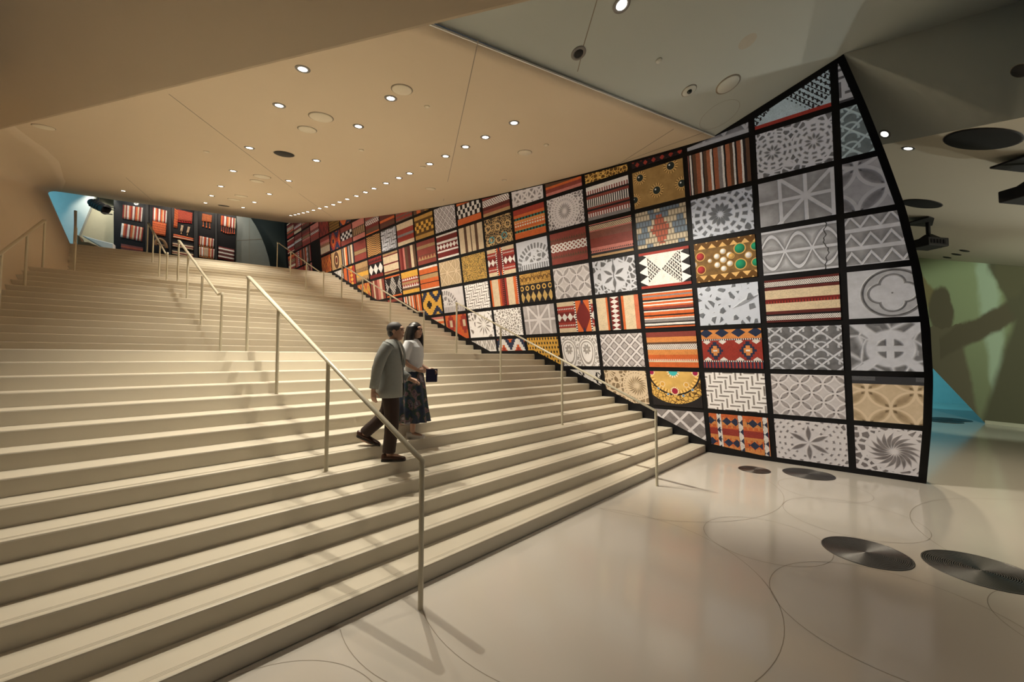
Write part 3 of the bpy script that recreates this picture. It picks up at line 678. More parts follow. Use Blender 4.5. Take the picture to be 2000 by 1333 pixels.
SPEC = {
 (1, 0): (_(p_rosette, 'p', .62, .5, 18, .04, .38, .050, (), 5.5, 7.5, .13), 'carved plaster spiral rosette'),
 (1, 1): (p_textstrip, 'carved four-petal circles below a dark caption strip'), (1, 2): (_(p_wheel, 'g'), 'carved wheel with a cross'), (1, 3): (_(p_medal, 'g'), 'round quatrefoil medallion'),
 (1, 4): (_(p_trirows, 'g', 3.0, 3.6), 'rows of carved triangles'), (1, 5): (_(p_circles, 'k', 1.7, .07, .2, .2, .22), 'dim carved interlaced circles'), (1, 6): (_(p_scallop, 't', 5.), 'pale blue carved lattice'), (1, 7): (_(p_fret, 'k', 7.), 'carved meander clipped to a point'),
 (2, 0): (_(p_rosette, 'p', .66, .48, 6, .02, .40, .055, ((12, .28, .34, .36), (18, .40, .455, .5), (26, .50, .55, .5), (32, .60, .65, .5)), 0.0, 8.0, .15), 'six-petal rosette among small carved chips'), (2, 1): (_(p_circles, 'p', 3.7, .07, .0, .0, .30), 'interlaced carved circles'), (2, 2): (_(p_scallop, 'g', 5.2), 'carved diamond net with scallops'),
 (2, 3): (_(ST, 'h', [(.05, CRM), (.07, MAR), (.09, BLK), (.06, MAR), (.16, CRM), (.08, DR), (.17, CRM), (.06, MAR), (.1, BLK), (.05, MAR), (.05, CRM)], [(.10, .19, 'xx', 14., BLK, WHT), (.80, .90, 'xx', 14., BLK, WHT), (.45, .50, 'dash', 20., MAR, R_)]), 'cream cloth with red woven bands'),
 (2, 4): (_(p_bigtri, 'g', 2.2), 'large carved curved triangles with a crack'), (2, 5): (_(p_beams, 'g', .85, .52, 4, .04), 'carved beams crossing in a star'), (2, 6): (_(p_rosette, 'g', .34, .5, 10, .03, .17, .035, ((10, .19, .25, .7), (14, .275, .33, .6)), 0.0, 8.0, .10, 1.0, .68), 'pair of carved rosette nets'), (2, 7): (_(t_net, LBL, BLK, R_, TEA, .95, 15., 1), 'pale cloth with black netted lozenges'),
 (3, 0): (t_orange, 'orange kilim with dark lozenges'), (3, 1): (_(p_fret, 'w', 9., .16), 'carved herringbone slots'), (3, 2): (t_kilimrow, 'red kilim with navy and orange lozenges'), (3, 3): (_(p_chips, 'c', 5.5, .19, 1), 'pale plaster with scattered carved chips and a leaf'),
 (3, 4): (_(g_pearls, [(.18, .64, .085, (.36, .03, .03)), (.18, .34, .085, (.36, .03, .03)), (1.0, .70, .10, (.01, .24, .12)), (1.0, .36, .10, (.01, .24, .12)), (1.3, .70, .08, (.01, .24, .12)), (1.3, .36, .08, (.01, .24, .12)), (.03, .48, .06, (.7, .66, .64)), (1.16, .53, .06, (.7, .66, .64)), (.38, .52, .04, (.7, .66, .64))] + [(.66 + .15 * math.cos(a), .5 + .19 * math.sin(a), .055, (.78, .74, .72)) for a in np.arange(.5, 6.7, 1.05)] + [(.66, .5, .06, (.80, .76, .74)), (.83, .56, .05, (.6, .35, .1))]), 'gold openwork with pearls and green gems'),
 (3, 5): (_(p_rosette, 'c', .66, .5, 12, .04, .27, .062, ((12, .295, .385, .72), (20, .43, .55, .62)), 0.0, 7.0, .12), 'grey carved twelve-petal rosette'),
 (3, 6): (_(ST, 'v', [(.05, PNK), (.02, BLK), (.03, WHT), (.02, BLK), (.06, BRN), (.07, (.30, .10, .05)), (.03, WHT), (.02, BLK), (.05, BRN), (.06, (.34, .12, .06)), (.03, WHT), (.02, BLK), (.07, (.30, .1, .05)), (.06, GRY), (.03, WHT), (.03, BLK), (.06, (.34, .12, .06)), (.05, BRN), (.03, WHT), (.03, BLK), (.06, (.3, .1, .05)), (.03, WHT), (.04, BLK), (.06, BRN), (.04, GRY)], (), 60., .2, .015), 'brown cloth with upright black and white stripes'), (3, 7): (_(p_trirows, 'k', 1.6, 2.4), 'sliver of grey carved triangles under the ceiling'),
 (4, 0): (_(p_lattice, 'p', 2.1, .13, 0), 'carved strapwork cut off by the stair'), (4, 1): (g_crescent, 'gold crescent pendant with a turquoise stone'),
 (4, 2): (_(ST, 'h', [(.04, CRM), (.14, OR), (.05, CRM), (.14, OR), (.14, LO), (.18, BRN), (.13, LO), (.13, MR), (.05, BRN)], [(.50, .64, 'xx', 10., BRN, WHT), (.22, .26, 'dash', 20., OR, WHT)]), 'orange striped cloth with a dark netted band'),
 (4, 3): (_(ST, 'h', [(.06, MR), (.03, OR), (.03, BLK), (.05, WHT), (.03, BLK), (.07, GRY), (.03, WHT), (.05, OR), (.03, BLK), (.08, OR), (.03, WHT), (.03, BLK), (.06, MR), (.04, OR), (.03, WHT), (.05, OR), (.03, WHT), (.04, BLK), (.06, OR), (.04, GRY), (.05, OR), (.03, WHT), (.05, OR)], (), 60., .2, .01), 'orange, white and black fine-striped cloth'),
 (4, 4): (t_xpanel, 'white woven panel with a black cross and teal edges'), (4, 5): (t_bead, 'coarse cream and blue beadwork with a red lozenge'), (4, 6): (_(g_gems, [(.25, .78, .085, (.01, .02, .02), 1), (1.02, .85, .09, (.01, .02, .02), 1), (.65, .38, .09, (.01, .02, .02), 1), (1.25, .38, .085, (.01, .02, .02), 1), (.08, .28, .08, (.01, .02, .02), 1)], 9., 1), 'old gold with dark round stones'), (4, 7): (_(ST, 'h', [(.2, BLK), (.6, R_), (.2, R_)], [(.0, .45, 'xx', 2.4, R_, BLK)]), 'red cloth with black lozenges under the ceiling'),
 (5, 1): (_(p_rosette, 'b', 1.0, .55, 20, .05, .30, .03, ((30, .33, .37, .5),), 6.0, 8.0, .1), 'beige carved twin whorls'), (5, 2): (_(p_lattice, 'p', 3.2, .16, 1), 'pinkish carved lozenges and leaves'), (5, 3): (_(ST, 'v', [(.26, CRM), (.04, OR), (.05, BLK), (.20, BRN), (.05, BLK), (.05, OR), (.22, CRM), (.13, (.55, .14, .07))], [(.36, .54, 'dia', 8., DR, WHT)]), 'beige cloth with an upright dark woven band'),
 (5, 4): (_(p_rosette, 'g', .68, .5, 6, .03, .36, .06, (), 0.0, 7.0, .1, 1.0, 0.0, .68), 'grey six-petal carving split by a crack'), (5, 5): (_(ST, 'h', [(.05, BRN), (.06, TAN), (.06, BLK), (.14, PNK), (.24, MR), (.18, (.20, .07, .05)), (.05, PNK), (.12, BLK), (.08, PNK)], [(.78, .90, 'xx', 9., BLK, CRM), (.20, .24, 'dash', 18., PNK, BLK)]), 'pink and russet banded cloth'),
 (5, 6): (_(ST, 'h', [(.14, GRY), (.08, WHT), (.08, MR), (.05, BLK), (.08, MR), (.18, WHT), (.08, MR), (.05, BLK), (.08, MR), (.18, WHT)], [(.14, .24, 'dash', 14., MR, WHT), (.40, .62, 'dash', 16., BLK, WHT), (.74, .84, 'dash', 14., MR, WHT)]), 'white cloth with dark toothed bands'), (5, 7): (_(g_filigree, 11.), 'strip of gold filigree under the ceiling'),
 (6, 1): (_(t_net, WHT, BLK, WHT, BLK, 1.6, 9.), 'corner of black and white net cloth'), (6, 2): (p_drops, 'white carved drop-shaped rosettes'), (6, 3): (_(t_diaband, 1), 'red woven band beside an orange lozenge strip'), (6, 4): (_(p_circles, 'p', 3.0, .05, .2, .1, .25), 'soft pinkish carved petals'),
 (6, 5): (_(ST, 'h', [(.2, MR), (.12, (.17, .05, .035)), (.3, MR), (.14, (.17, .05, .035)), (.22, MR)], [(.40, .64, 'xx', 3.4, MR, WHT), (.24, .33, 'tri', 12., MR, BRN), (.72, .80, 'tri', 12., MR, BRN)]), 'russet cloth with white hourglass motifs'), (6, 6): (_(p_rosette, 'p', .66, .5, 20, .04, .26, .03, ((34, .29, .36, .55), (30, .40, .46, .5)), 2.0, 10., .08), 'finely carved sunburst'),
 (6, 7): (_(ST, 'h', [(.12, PNK), (.1, MR), (.06, OR), (.45, BRN), (.08, OR), (.1, MR)], ()), 'dark brown banded cloth under the ceiling'),
 (7, 2): (_(t_mesh, YEL, BLK, 9.), 'yellow and black net weave cut by the stair'), (7, 3): (_(p_beams, 'p', .68, .5, 4, .045), 'pale carved eight-rayed star'), (7, 4): (g_pend, 'row of gold pendants'), (7, 5): (_(p_fans, 'g'), 'carved half-wheel above a toothed band'),
 (7, 6): (_(ST, 'h', [(.22, OR), (.12, LO), (.2, OR), (.1, LO), (.14, OR), (.22, R_)], [(.24, .31, 'dash', 8., BLK, TEA), (.62, .69, 'dash', 8., BLK, TEA), (.42, .47, 'dash', 10., LO, WHT), (.51, .54, 'dash', 10., LO, WHT)]), 'orange and red cloth with teal dashes'), (7, 7): (_(p_girih, 'p', 1.7, .06, .3), 'carved knotwork under the ceiling'),
 (8, 2): (_(t_kilim, NVY, WHT, OR, R_, 1.5, 1.0, 6., .0), 'red lozenge between white ones'), (8, 3): (_(p_chips, 'w', 11., .1, 0), 'finely carved pale tracery'), (8, 4): (_(ST, 'v', [(.10, OR), (.22, CRM), (.06, OR), (.07, R_), (.09, BLK), (.07, R_), (.22, CRM), (.08, OR), (.08, R_)], [(.45, .52, 'dash', 16., R_, BLK), (.93, .99, 'dash', 16., R_, WHT)]), 'red and cream upright stripes'), (8, 5): (_(t_diaband, 0), 'white-flecked red bands crossed by an orange strip'), (8, 6): (g_jewel, 'dark jewel work with turquoise'),
 (8, 7): (_(ST, 'h', [(.15, TAN), (.1, MR), (.35, MAR), (.12, MR), (.28, TAN)], [(.36, .58, 'xx', 5., MAR, WHT)]), 'maroon cloth with white motifs'),
 (9, 2): (_(p_trirows, 'w', 2., 4.), 'wedge of carved triangles'), (9, 3): (_(p_rosette, 'w', .85, .5, 12, .05, .42, .04, (), 0.0, 5., .12), 'brightly lit carved rosette'), (9, 4): (_(p_fret, 'w', 9., .17), 'small carved herringbone slots'), (9, 5): (g_chain, 'gold chain mesh'), (9, 6): (_(ST, 'v', [(.25, CRM), (.1, BRN), (.14, CRM), (.04, BRN), (.14, CRM), (.1, BRN), (.23, CRM)], ()), 'cream cloth with brown upright stripes'), (9, 7): (_(ST, 'h', [(.26, OR), (.48, BLK), (.1, OR), (.16, (.5, .12, .04))], [(.28, .72, 'chk', 8., BLK, WHT)]), 'orange cloth with a chequered band'),
 (10, 3): (_(t_kilim, (.60, .09, .03), OR, R_, CRM, 1.3, .8), 'orange kilim cut by the stair'), (10, 4): (_(p_fans, 'p', .2, .1), 'pinkish carved arch'), (10, 5): (_(p_beams, 'b', .68, .5, 4, .04, 0., 1.9), 'beige carved crossing beams'), (10, 6): (_(ST, 'h', [(.12, WHT), (.18, DR), (.06, WHT), (.26, DR), (.08, WHT), (.18, DR), (.12, WHT)], [(.40, .60, 'dia', 5., DR, WHT)]), 'white cloth with dark red bands'), (10, 7): (_(p_lattice, 'p', 3.6, .14), 'carved lozenge lattice'), 
 (11, 3): (rnd_textile(3), 'scrap of red cloth at the step edge'), (11, 4): (_(t_kilim, NVY, YEL, YEL, BLK, 1.0, 1.1, 6.), 'navy cloth with a yellow stepped lozenge'), (11, 5): (_(ST, 'h', [(.1, WHT), (.2, OR), (.03, BLK), (.15, OR), (.16, TAN), (.03, BLK), (.2, OR), (.13, WHT)], ()), 'orange and grey striped cloth'), (11, 6): (_(ST, 'h', [(.2, MR), (.2, BRN), (.25, MR), (.12, BRN), (.23, MR)], [(.22, .38, 'tri', 5., MR, TAN), (.66, .78, 'xx', 9., BRN, TAN)]), 'russet cloth with two toothed bands'), (11, 7): (_(ST, 'h', [(.2, GLD), (.1, DGL), (.4, GLD), (.1, DGL), (.2, GLD)], [(.30, .70, 'chk', 6., DGL, YEL)]), 'gold beadwork'), (11, 8): (_(ST, 'v', [(.2, BRN), (.2, OR), (.2, BRN), (.4, GLD)], ()), 'gold and brown sliver under the ceiling'),
 (12, 4): (_(ST, 'v', [(.1, WHT), (.08, OR), (.05, WHT), (.08, BRN), (.1, CRM), (.08, OR), (.06, WHT), (.1, OR), (.05, BLK), (.1, OR), (.05, CRM), (.15, OR)], ()), 'striped cloth cut by the steps'), (12, 5): (_(ST, 'h', [(.2, YEL), (.1, BRN), (.14, R_), (.1, TAN), (.16, R_), (.3, YEL)], [(.30, .44, 'tri', 6., R_, WHT), (.60, .70, 'tri', 6., R_, WHT)]), 'yellow and red toothed cloth'), (12, 6): (_(ST, 'v', [(.15, MR), (.12, DR), (.1, PNK), (.16, BRN), (.16, MAR), (.14, CRM), (.17, BRN)], ()), 'brown upright-striped cloth'), (12, 7): (_(ST, 'h', [(.2, CRM), (.2, R_), (.1, GRY), (.2, R_), (.3, CRM)], ()), 'cream cloth with red bands'), (12, 8): (_(t_mesh, R_, TEA, 8.), 'red and green speckled cloth'),
 (13, 5): (_(t_net, BLK, WHT, OR, TEA, 1.5, 13., 1), 'black and white lozenges edged in teal'), (13, 6): (_(ST, 'h', [(.12, TAN), (.05, DR), (.28, CRM), (.06, DR), (.3, CRM), (.05, DR), (.14, TAN)], ()), 'cream cloth with thin red stripes'), (13, 7): (_(p_fret, 'g', 6., .15), 'grey carved slots'), (13, 8): (_(ST, 'h', [(.3, MAR), (.1, OR), (.2, MAR), (.1, MR), (.3, MAR)], [(.1, .28, 'tri', 7., MAR, BRN)]), 'dark maroon cloth'),
 (14, 5): (_(ST, 'v', [(.2, MR), (.1, CRM), (.2, MR), (.15, PNK), (.15, CRM), (.2, MR)], ()), 'faded red upright stripes'), (14, 6): (_(ST, 'h', [(.2, DR), (.5, BLK), (.1, DR), (.2, R_)], [(.2, .66, 'dia', 2.2, BLK, WHT), (.78, .95, 'tri', 7., R_, BLK)]), 'red cloth with white lozenges'), (14, 7): (_(t_knit,), 'rippled gold weave'), (14, 8): (_(ST, 'h', [(.1, OR), (.2, BRN), (.2, DR), (.2, GRY), (.3, MR)], [(.46, .66, 'zig', 6., DR, WHT)]), 'red cloth with a pale zigzag'),
 (15, 5): (_(t_arrow, OR, YEL, NVY), 'orange and yellow arrows'), (15, 6): (_(ST, 'h', [(.3, TAN), (.3, YEL), (.4, TAN)], [(.05, .2, 'tri', 6., TAN, BLK), (.5, .7, 'zig', 8., TAN, BRN)]), 'tan cloth with brown zigzags'), (15, 7): (_(ST, 'h', [(.35, MR), (.2, BLK), (.45, MR)], [(.36, .54, 'xx', 7., BLK, TAN)]), 'russet cloth with a black band'), (15, 8): (_(ST, 'h', [(.25, PNK), (.4, BRN), (.35, PNK)], [(.3, .6, 'dash', 5., BRN, TAN)]), 'dusky pink cloth with a brown band'), 
 (16, 6): (_(ST, 'v', [(.3, OR), (.1, NVY), (.3, OR), (.3, R_)], [(.55, .8, 'dia', 5., R_, YEL)]), 'orange cloth with a lozenge strip'), (16, 7): (_(ST, 'v', [(.12, GRY), (.1, BRN), (.1, CRM), (.14, OR), (.1, BLK), (.12, GRY), (.1, BRN), (.12, CRM), (.1, GRY)], ()), 'grey and brown upright stripes'), (16, 8): (_(ST, 'h', [(.3, MR), (.4, BLK), (.3, MR)], [(.3, .68, 'chk', 4.5, BLK, WHT)]), 'red cloth with black and white triangles'),
 (17, 7): (t_oval, 'brown oval eye motif'), (17, 8): (_(t_kilim, NVY, R_, OR, NVY, 1.1, 1.0), 'navy and red stepped cloth'), (18, 7): (_(t_arrow, R_, OR, YEL), 'red and orange chevrons'), (18, 8): (rnd_textile(21), 'dark red banded cloth'), (17, 9): (_(t_mesh, DGL, GLD, 9.), 'dark gold speckled cloth'), (18, 9): (_(t_arrow, DR, R_, BLK), 'crimson chevron cloth'), (17, 6): (_(p_lattice, 'w', 3.0), 'pale wedge at the step edge'),
 (16, 9): (_(t_kilim, NVY, OR, OR, BLK, 1.0, 1.2), 'orange lozenge sliver under the ceiling'),
}
PANEL_MATS = {}
def panel_mat(key):
    if key in SPEC: fn, lab = SPEC[key]
    else: fn, lab = rnd_textile(key[0] * 17 + key[1]), 'red and brown banded cloth'
    m, b = new_mat('panel_print'); 
    uvn = NT.t.nodes.new('ShaderNodeUVMap'); uvn.uv_map = 'uv'
    sp = NT.t.nodes.new('ShaderNodeSeparateXYZ'); NT.t.links.new(uvn.outputs[0], sp.inputs[0])
    X = S(sp.outputs[0]) * 1.36; Y = S(sp.outputs[1]); C = vec(X, Y, float(key[0] * 3 + key[1]))
    col, h = fn(X, Y, C)
    put_col(b.inputs['Base Color'], col)
    b.inputs['Roughness'].default_value = .42; b.inputs['Specular IOR Level'].default_value = .35
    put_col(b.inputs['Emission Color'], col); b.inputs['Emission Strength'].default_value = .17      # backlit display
    if h is not None:
        bn = NT.t.nodes.new('ShaderNodeBump'); bn.inputs['Strength'].default_value = .55; bn.inputs['Distance'].default_value = .03
        put(bn.inputs['Height'], h); NT.t.links.new(bn.outputs[0], b.inputs['Normal'])
    return m, lab
def clip(poly, a, b, c):
    "keep a*i+b*j<=c"
    out = []
    for p, q in zip(poly, poly[1:] + poly[:1]):
        dp = a * p[0] + b * p[1] - c; dq = a * q[0] + b * q[1] - c
        if dp <= 0: out.append(p)
        if (dp < 0) != (dq < 0) and dp != dq:
            t = dp / (dp - dq); out.append((p[0] + (q[0] - p[0]) * t, p[1] + (q[1] - p[1]) * t))
    return out
RIMJ = np.array([-.4, -.01, 1.08, 1.93, 2.85, 3.84, 4.93, 5.96, 6.89, 7.91, 9.5]); RIMI = np.array([.25, .222, .161, .138, .154, .219, .342, .515, .685, .89, 1.3])
def rim(j): return float(np.interp(j, RIMJ, RIMI))
TOPI = np.array([.0, .89, .934, 1.393, 1.945, 2.531, 2.973, 3.988, 4.984, 6.03, 7.8, 9.89, 12.34, 14.45, 18.13, 21.54, 24]); TOPJ = np.array([8.4, 7.91, 7.878, 7.656, 7.385, 7.203, 7.226, 7.306, 7.396, 7.526, 7.74, 8.088, 8.639, 9.073, 10.06, 11.12, 11.9])
def topj(i): return float(np.interp(i, TOPI, TOPJ))
_bi, _bj = [], []
for k in range(1, 41):          # the lower edge follows the noses of the steps
    f, d = nose(k); P = right_pt(f, d, k * RISE); i_, j_ = wall_ij(P[1], k * RISE); _bi.append(i_); _bj.append(j_)
_bi = [0, _bi[0] - .35] + _bi[:14] + [_bi[14] - .35] + _bi[14:27] + [_bi[27] - .35] + _bi[27:] + [24]
_bj = [0.03, 0.03] + [j + .13 for j in _bj[:14]] + [_bj[13] + .13] + [j + .13 for j in _bj[14:27]] + [_bj[26] + .13] + [j + .13 for j in _bj[27:]] + [_bj[39] + .10]
def botj(i): return float(np.interp(i, _bi, _bj))
dw = empty('display_wall', surf(8, 0)); dw.location.z = 0
tag(dw, 'tall leaning black-framed wall gridded with patterned printed panels beside the stairs', 'display wall')
dl = np.array(dw.location)
def wnorm(i, j):
    a = surf(i + 1e-3, j) - surf(i, j); b = surf(i, j + 1e-3) - surf(i, j); n = np.cross(a, b); n /= np.linalg.norm(n); return n if n[0] < 0 else -n
# black backing, as one thick curved slab with the rim as its free edge
V = []; Fc = []; JS = np.linspace(-.4, 11.8, 62); NI = 60
for j in JS:
    for a in range(NI + 1):
        i = rim(j) + (22.3 - rim(j)) * (a / NI); V.append(surf(i, j) - dl)
for b in range(len(JS) - 1):
    for a in range(NI):
        p = b * (NI + 1) + a; Fc.append((p, p + 1, p + NI + 2, p + NI + 1))
bk = mobj('backing', V, Fc, MAT['black'], dw, smooth=True)
nz = bk.data.polygons[0].normal; s_ = bk.modifiers.new('thick', 'SOLIDIFY'); s_.thickness = .22; s_.offset = -1 if nz.x < 0 else 1
mi, mj = .044, .056
for c in range(1, 23):
    for r in range(0, 12):
        i0, i1 = c - 1 + mi, c - mi; j0, j1 = r + mj, r + 1 - mj
        if c == 19 and r < 9: continue
        poly = [(i0, j0), (i1, j0), (i1, j1), (i0, j1)]
        if c == 1: poly = [(-.3, j0), (i1, j0), (i1, j1), (-.3, j1)]
        ta, tb = topj(i0), topj(i1); sl = (tb - ta) / (i1 - i0); poly = clip(poly, -sl, 1, ta - sl * i0 - .10)
        if len(poly) < 3: continue
        # lower edge: successive chords
        xs = sorted(set([i0, i1] + [b for b in (_bi[15], _bi[16], _bi[29], _bi[30], _bi[2]) if i0 < b < i1]))
        if len(xs) == 2 or c == 1:
            ba, bb = botj(i0), botj(i1); sl = (bb - ba) / (i1 - i0); polys = [clip(poly, sl, -1, -(ba - sl * i0))]
        else:
            polys = []
            full = poly
            for xa, xb in zip(xs[:-1], xs[1:]):
                ba, bb = botj(xa + 1e-6), botj(xb - 1e-6); sl = (bb - ba) / (xb - xa)
                pp = clip(clip(full, -1, 0, -xa), 1, 0, xb); pp = clip(pp, sl, -1, -(ba - sl * xa)) if len(pp) > 2 else []
                if len(pp) > 2: polys.append(pp)
        polys = [p for p in polys if len(p) > 2]
        if c == 1:
            ra, rb = rim(j0) + .085, rim(j1) + .085; sl = (rb - ra) / (j1 - j0)
            polys = [clip(p, -1, sl, -(ra - sl * j0)) for p in polys]; polys = [p for p in polys if len(p) > 2]
        if not polys: continue
        area = sum(abs(sum(p[k][0] * p[(k + 1) % len(p)][1] - p[(k + 1) % len(p)][0] * p[k][1] for k in range(len(p)))) / 2 for p in polys)
        if area < .012: continue
        mat, lab = panel_mat((c, r))
        V = []; Fc = []; UV = []
        N = wnorm(c - .5, r + .5)
        for p in polys:
            n = len(p); b0 = len(V)
            fr_ = [surf(*q) + N * .014 - dl for q in p]; bk_ = [surf(*q) - N * .004 - dl for q in p]
            V += fr_ + bk_
            Fc.append(tuple(range(b0, b0 + n))); UV += [(c - q[0], q[1] - r) for q in p]
            for k in range(n):
                k2 = (k + 1) % n; Fc.append((b0 + k, b0 + n + k, b0 + n + k2, b0 + k2)); UV += [(c - p[k][0], p[k][1] - r)] * 2 + [(c - p[k2][0], p[k2][1] - r)] * 2
        o = mobj('display_panel', V, Fc, mat, dw)
        ul = o.data.uv_layers.new(name='uv')
        for l_, uv in zip(ul.data, UV): l_.uv = uv
        o['label'] = 'panel printed with ' + lab
# ------------------------------------------------------------------ handrails
def V3(*a): return np.array(a, float)
def handrail(posts, tops, kink, label):
    "posts: bases; tops: (z of first, z of last); kink: short level piece at the lower end"
    posts = [V3(*p) for p in posts]
    root = empty('handrail', posts[0]); tag(root, label, 'handrail', 'handrails of the staircase'); r0 = posts[0]
    a = V3(posts[0][0], posts[0][1], tops[0]); b = V3(posts[-1][0], posts[-1][1], tops[1])
    dirn = (b - a); dirn[2] = 0; ln = np.linalg.norm(dirn); dirn /= ln
    path = [a]
    if kink: path.append(a + dirn * kink)
    path.append(b)
    s0 = path[-2]
    def zr(p):
        t = ((p - s0) @ dirn) / ((b - s0) @ dirn); return s0[2] + max(0, t) * (b[2] - s0[2])
    g = MB(); full = [a - V3(0, 0, .05)] + path + [b - V3(0, 0, .05)]
    g.tube([p - r0 for p in full], .022, 14); g.build('rail', MAT['rail'], root)
    for p in posts:
        zt = zr(p) - .01
        if p is posts[0]: zt = a[2] - .03
        if p is posts[-1]: zt = b[2] - .03
        MB().tube([p - r0, V3(p[0], p[1], zt) - r0], .021, 14).build('post', MAT['rail'], root)
    return root
handrail([(1.80, 2.805, 0), (1.713, 4.571, .75), (1.629, 6.166, 1.5), (1.56, 7.59, 2.1)], (1.167, 3.32), 0, 'cream steel handrail on the lowest flight, nearest the camera')
handrail([(6.06, 2.823, 0), (5.94, 4.57, .75), (5.82, 6.10, 1.5), (5.79, 7.59, 2.1)], (1.165, 3.31), 0, 'cream steel handrail on the lowest flight near the patterned wall')
handrail([(1.51, 9.46, 2.1), (1.38, 10.92, 2.7), (1.30, 12.60, 3.45), (1.24, 14.03, 4.05)], (3.26, 5.20), .28, 'cream steel handrail in the middle of the second flight')
handrail([(5.964, 9.267, 2.1), (5.85, 10.90, 2.7), (5.68, 12.41, 3.45), (5.59, 13.84, 4.05)], (3.265, 5.22), .30, 'cream steel handrail on the second flight near the patterned wall')
handrail([(1.155, 16.02, 4.05), (1.07, 17.49, 4.65), (.98, 19.10, 5.4), (.89, 20.58, 6.0)], (5.22, 7.19), .25, 'cream steel handrail in the middle of the top flight')
handrail([(5.488, 15.247, 4.05), (5.36, 16.72, 4.65), (5.26, 18.36, 5.4), (5.13, 19.82, 6.0)], (5.19, 7.16), .25, 'cream steel handrail on the top flight near the patterned wall')
handrail([(-1.45, 9.5, 2.1), (-1.36, 11.0, 2.7), (-1.26, 12.72, 3.45), (-1.15, 14.13, 4.05)], (3.26, 5.20), .25, 'cream steel handrail along the left wall of the second flight')
p8 = onz(147.4, 412, 7.17)
handrail([(-.762, 16.365, 4.05), (-.85, 18.4, 4.95), (p8[0], max(p8[1], 20.5), 6.0)], (5.196, 7.17), .2, 'cream steel handrail along the left wall of the top flight, seen end on')
# ------------------------------------------------------------------ ceiling lamps
def axes(N):
    N = np.array(N, float); N /= np.linalg.norm(N); return Vector(N).to_track_quat('-Z', 'Y').to_euler()
def mring(): return MB().lathe([(.056, 0), (.056, -.007), (.088, -.007), (.092, -.002), (.092, 0)], N=(0, 0, 1), n=28).build('trim_ring', MAT['trim'])
ring0 = None; lens0 = None; SPOT = {}
def downlight(P, N, label, on=True, power=LAMP_W, size=95, tilt=(0, 0), k=1.0, spot=True, group='recessed ceiling downlights', color=WARM):
    global ring0, lens0
    root = empty('ceiling_downlight', P); root.rotation_euler = axes(N); root.scale = (k, k, k); tag(root, label, 'downlight', group)
    if ring0 is None:
        ring0 = mring(); ring0.parent = root
        lens0 = MB().lathe([(0, -.004), (.054, -.004), (.056, 0)], n=24).build('lamp_lens', MAT['lamp'], root); r1, l1 = ring0, lens0
    else:
        r1 = link_copy(ring0, root); l1 = link_copy(lens0, root)
    if not on:
        l1.data = l1.data.copy(); l1.data.materials[0] = MAT['blackmatte']
    elif spot:
        key = (power, size, color)
        if key not in SPOT:
            L_ = bpy.data.lights.new('spot', 'SPOT'); L_.energy = power; L_.spot_size = math.radians(size); L_.spot_blend = .75; L_.color = color; L_.shadow_soft_size = .03; SPOT[key] = L_
        lo = bpy.data.objects.new('lamp_light', SPOT[key]); COL.objects.link(lo)
        lo.location = (P[0], P[1], P[2] - .05); lo.rotation_euler = (math.radians(tilt[0]), math.radians(tilt[1]), 0)
    return root
def Z4(x, y): return (300 + .4 * x, 50 + .4 * y)
ROWA = [(1760, 475), (1620, 545), (1523, 592), (1426, 638), (1348, 676), (1250, 722), (1197, 744), (1135, 770), (1076, 796), (1034, 814), (990, 832), (946, 848), (908, 862), (877, 875), (843, 885), (811, 893), (780, 902), (753, 910), (731, 915), (708, 920), (690, 924), (670, 928)]
ROWB = [(1158, 355), (1000, 492), (795, 659), (660, 758), (565, 823), (492, 863), (437, 889)]
ROWC = [(728, 212), (613, 390), (468, 597), (388, 710), (328, 785), (283, 831), (253, 866)]
ORD = ['first', 'second', 'third', 'fourth', 'fifth', 'sixth', 'seventh', 'eighth', 'ninth', 'tenth', 'eleventh', 'twelfth', 'thirteenth', 'fourteenth', 'fifteenth', 'sixteenth', 'seventeenth', 'eighteenth', 'nineteenth', 'twentieth', 'twenty-first', 'twenty-second']
for i, p in enumerate(ROWA):
    P, N = onceil(*Z4(*p)); downlight(P, N, '%s downlight from the front in the long row beside the patterned wall' % ORD[i], spot=(i % 2 == 0 or i < 4), power=LAMP_W * (2.3 if i < 3 else .85), tilt=(-27, -37) if i < 3 else (0, -40), size=66 if i < 3 else 72)
for i, p in enumerate(ROWB):
    P, N = onceil(*Z4(*p)); downlight(P, N, '%s downlight from the front in the middle ceiling row' % ORD[i], power=LAMP_W * (1.6 if i == 0 else .85))
for i, p in enumerate(ROWC):
    P, N = onceil(*Z4(*p)); downlight(P, N, '%s downlight from the front in the left ceiling row' % ORD[i], power=LAMP_W * (1.6 if i == 0 else .85))
P, N = onceil(241, 373); downlight(P, N, 'small downlight far left above the cyan wall', spot=False)
P, N = onblue(1214, 9); downlight(P, N, 'lone bright downlight in the grey ceiling at the top edge', power=LAMP_W * .4, k=1.15, tilt=(0, 10), color=(1, .86, .66))
P, N = onblue(1130, 104); downlight(P, N, 'unlit black spotlight on the grey ceiling joint', on=False, k=1.1)
P, N = onr1(1728, 262); downlight(P, N, 'lit downlight just behind the rim of the display wall', power=230, color=(1, .85, .6))
P, N = onr2(1774, 290); downlight(P, N, 'slim lit downlight right of the display wall rim', power=230, color=(1, .85, .6))
# added unseen downlights behind the camera, to brighten the floor and right ceiling
for (x, y, l_) in ((6.4, -1.6, 'nearer'), (9.6, -3.4, 'farther')):
    downlight((x, y, bz(x, y)), NB, '%s of two added downlights in the grey ceiling behind the viewer' % l_, power=LAMP_W * (.2 if l_ == 'nearer' else .5), color=(1, .86, .66))
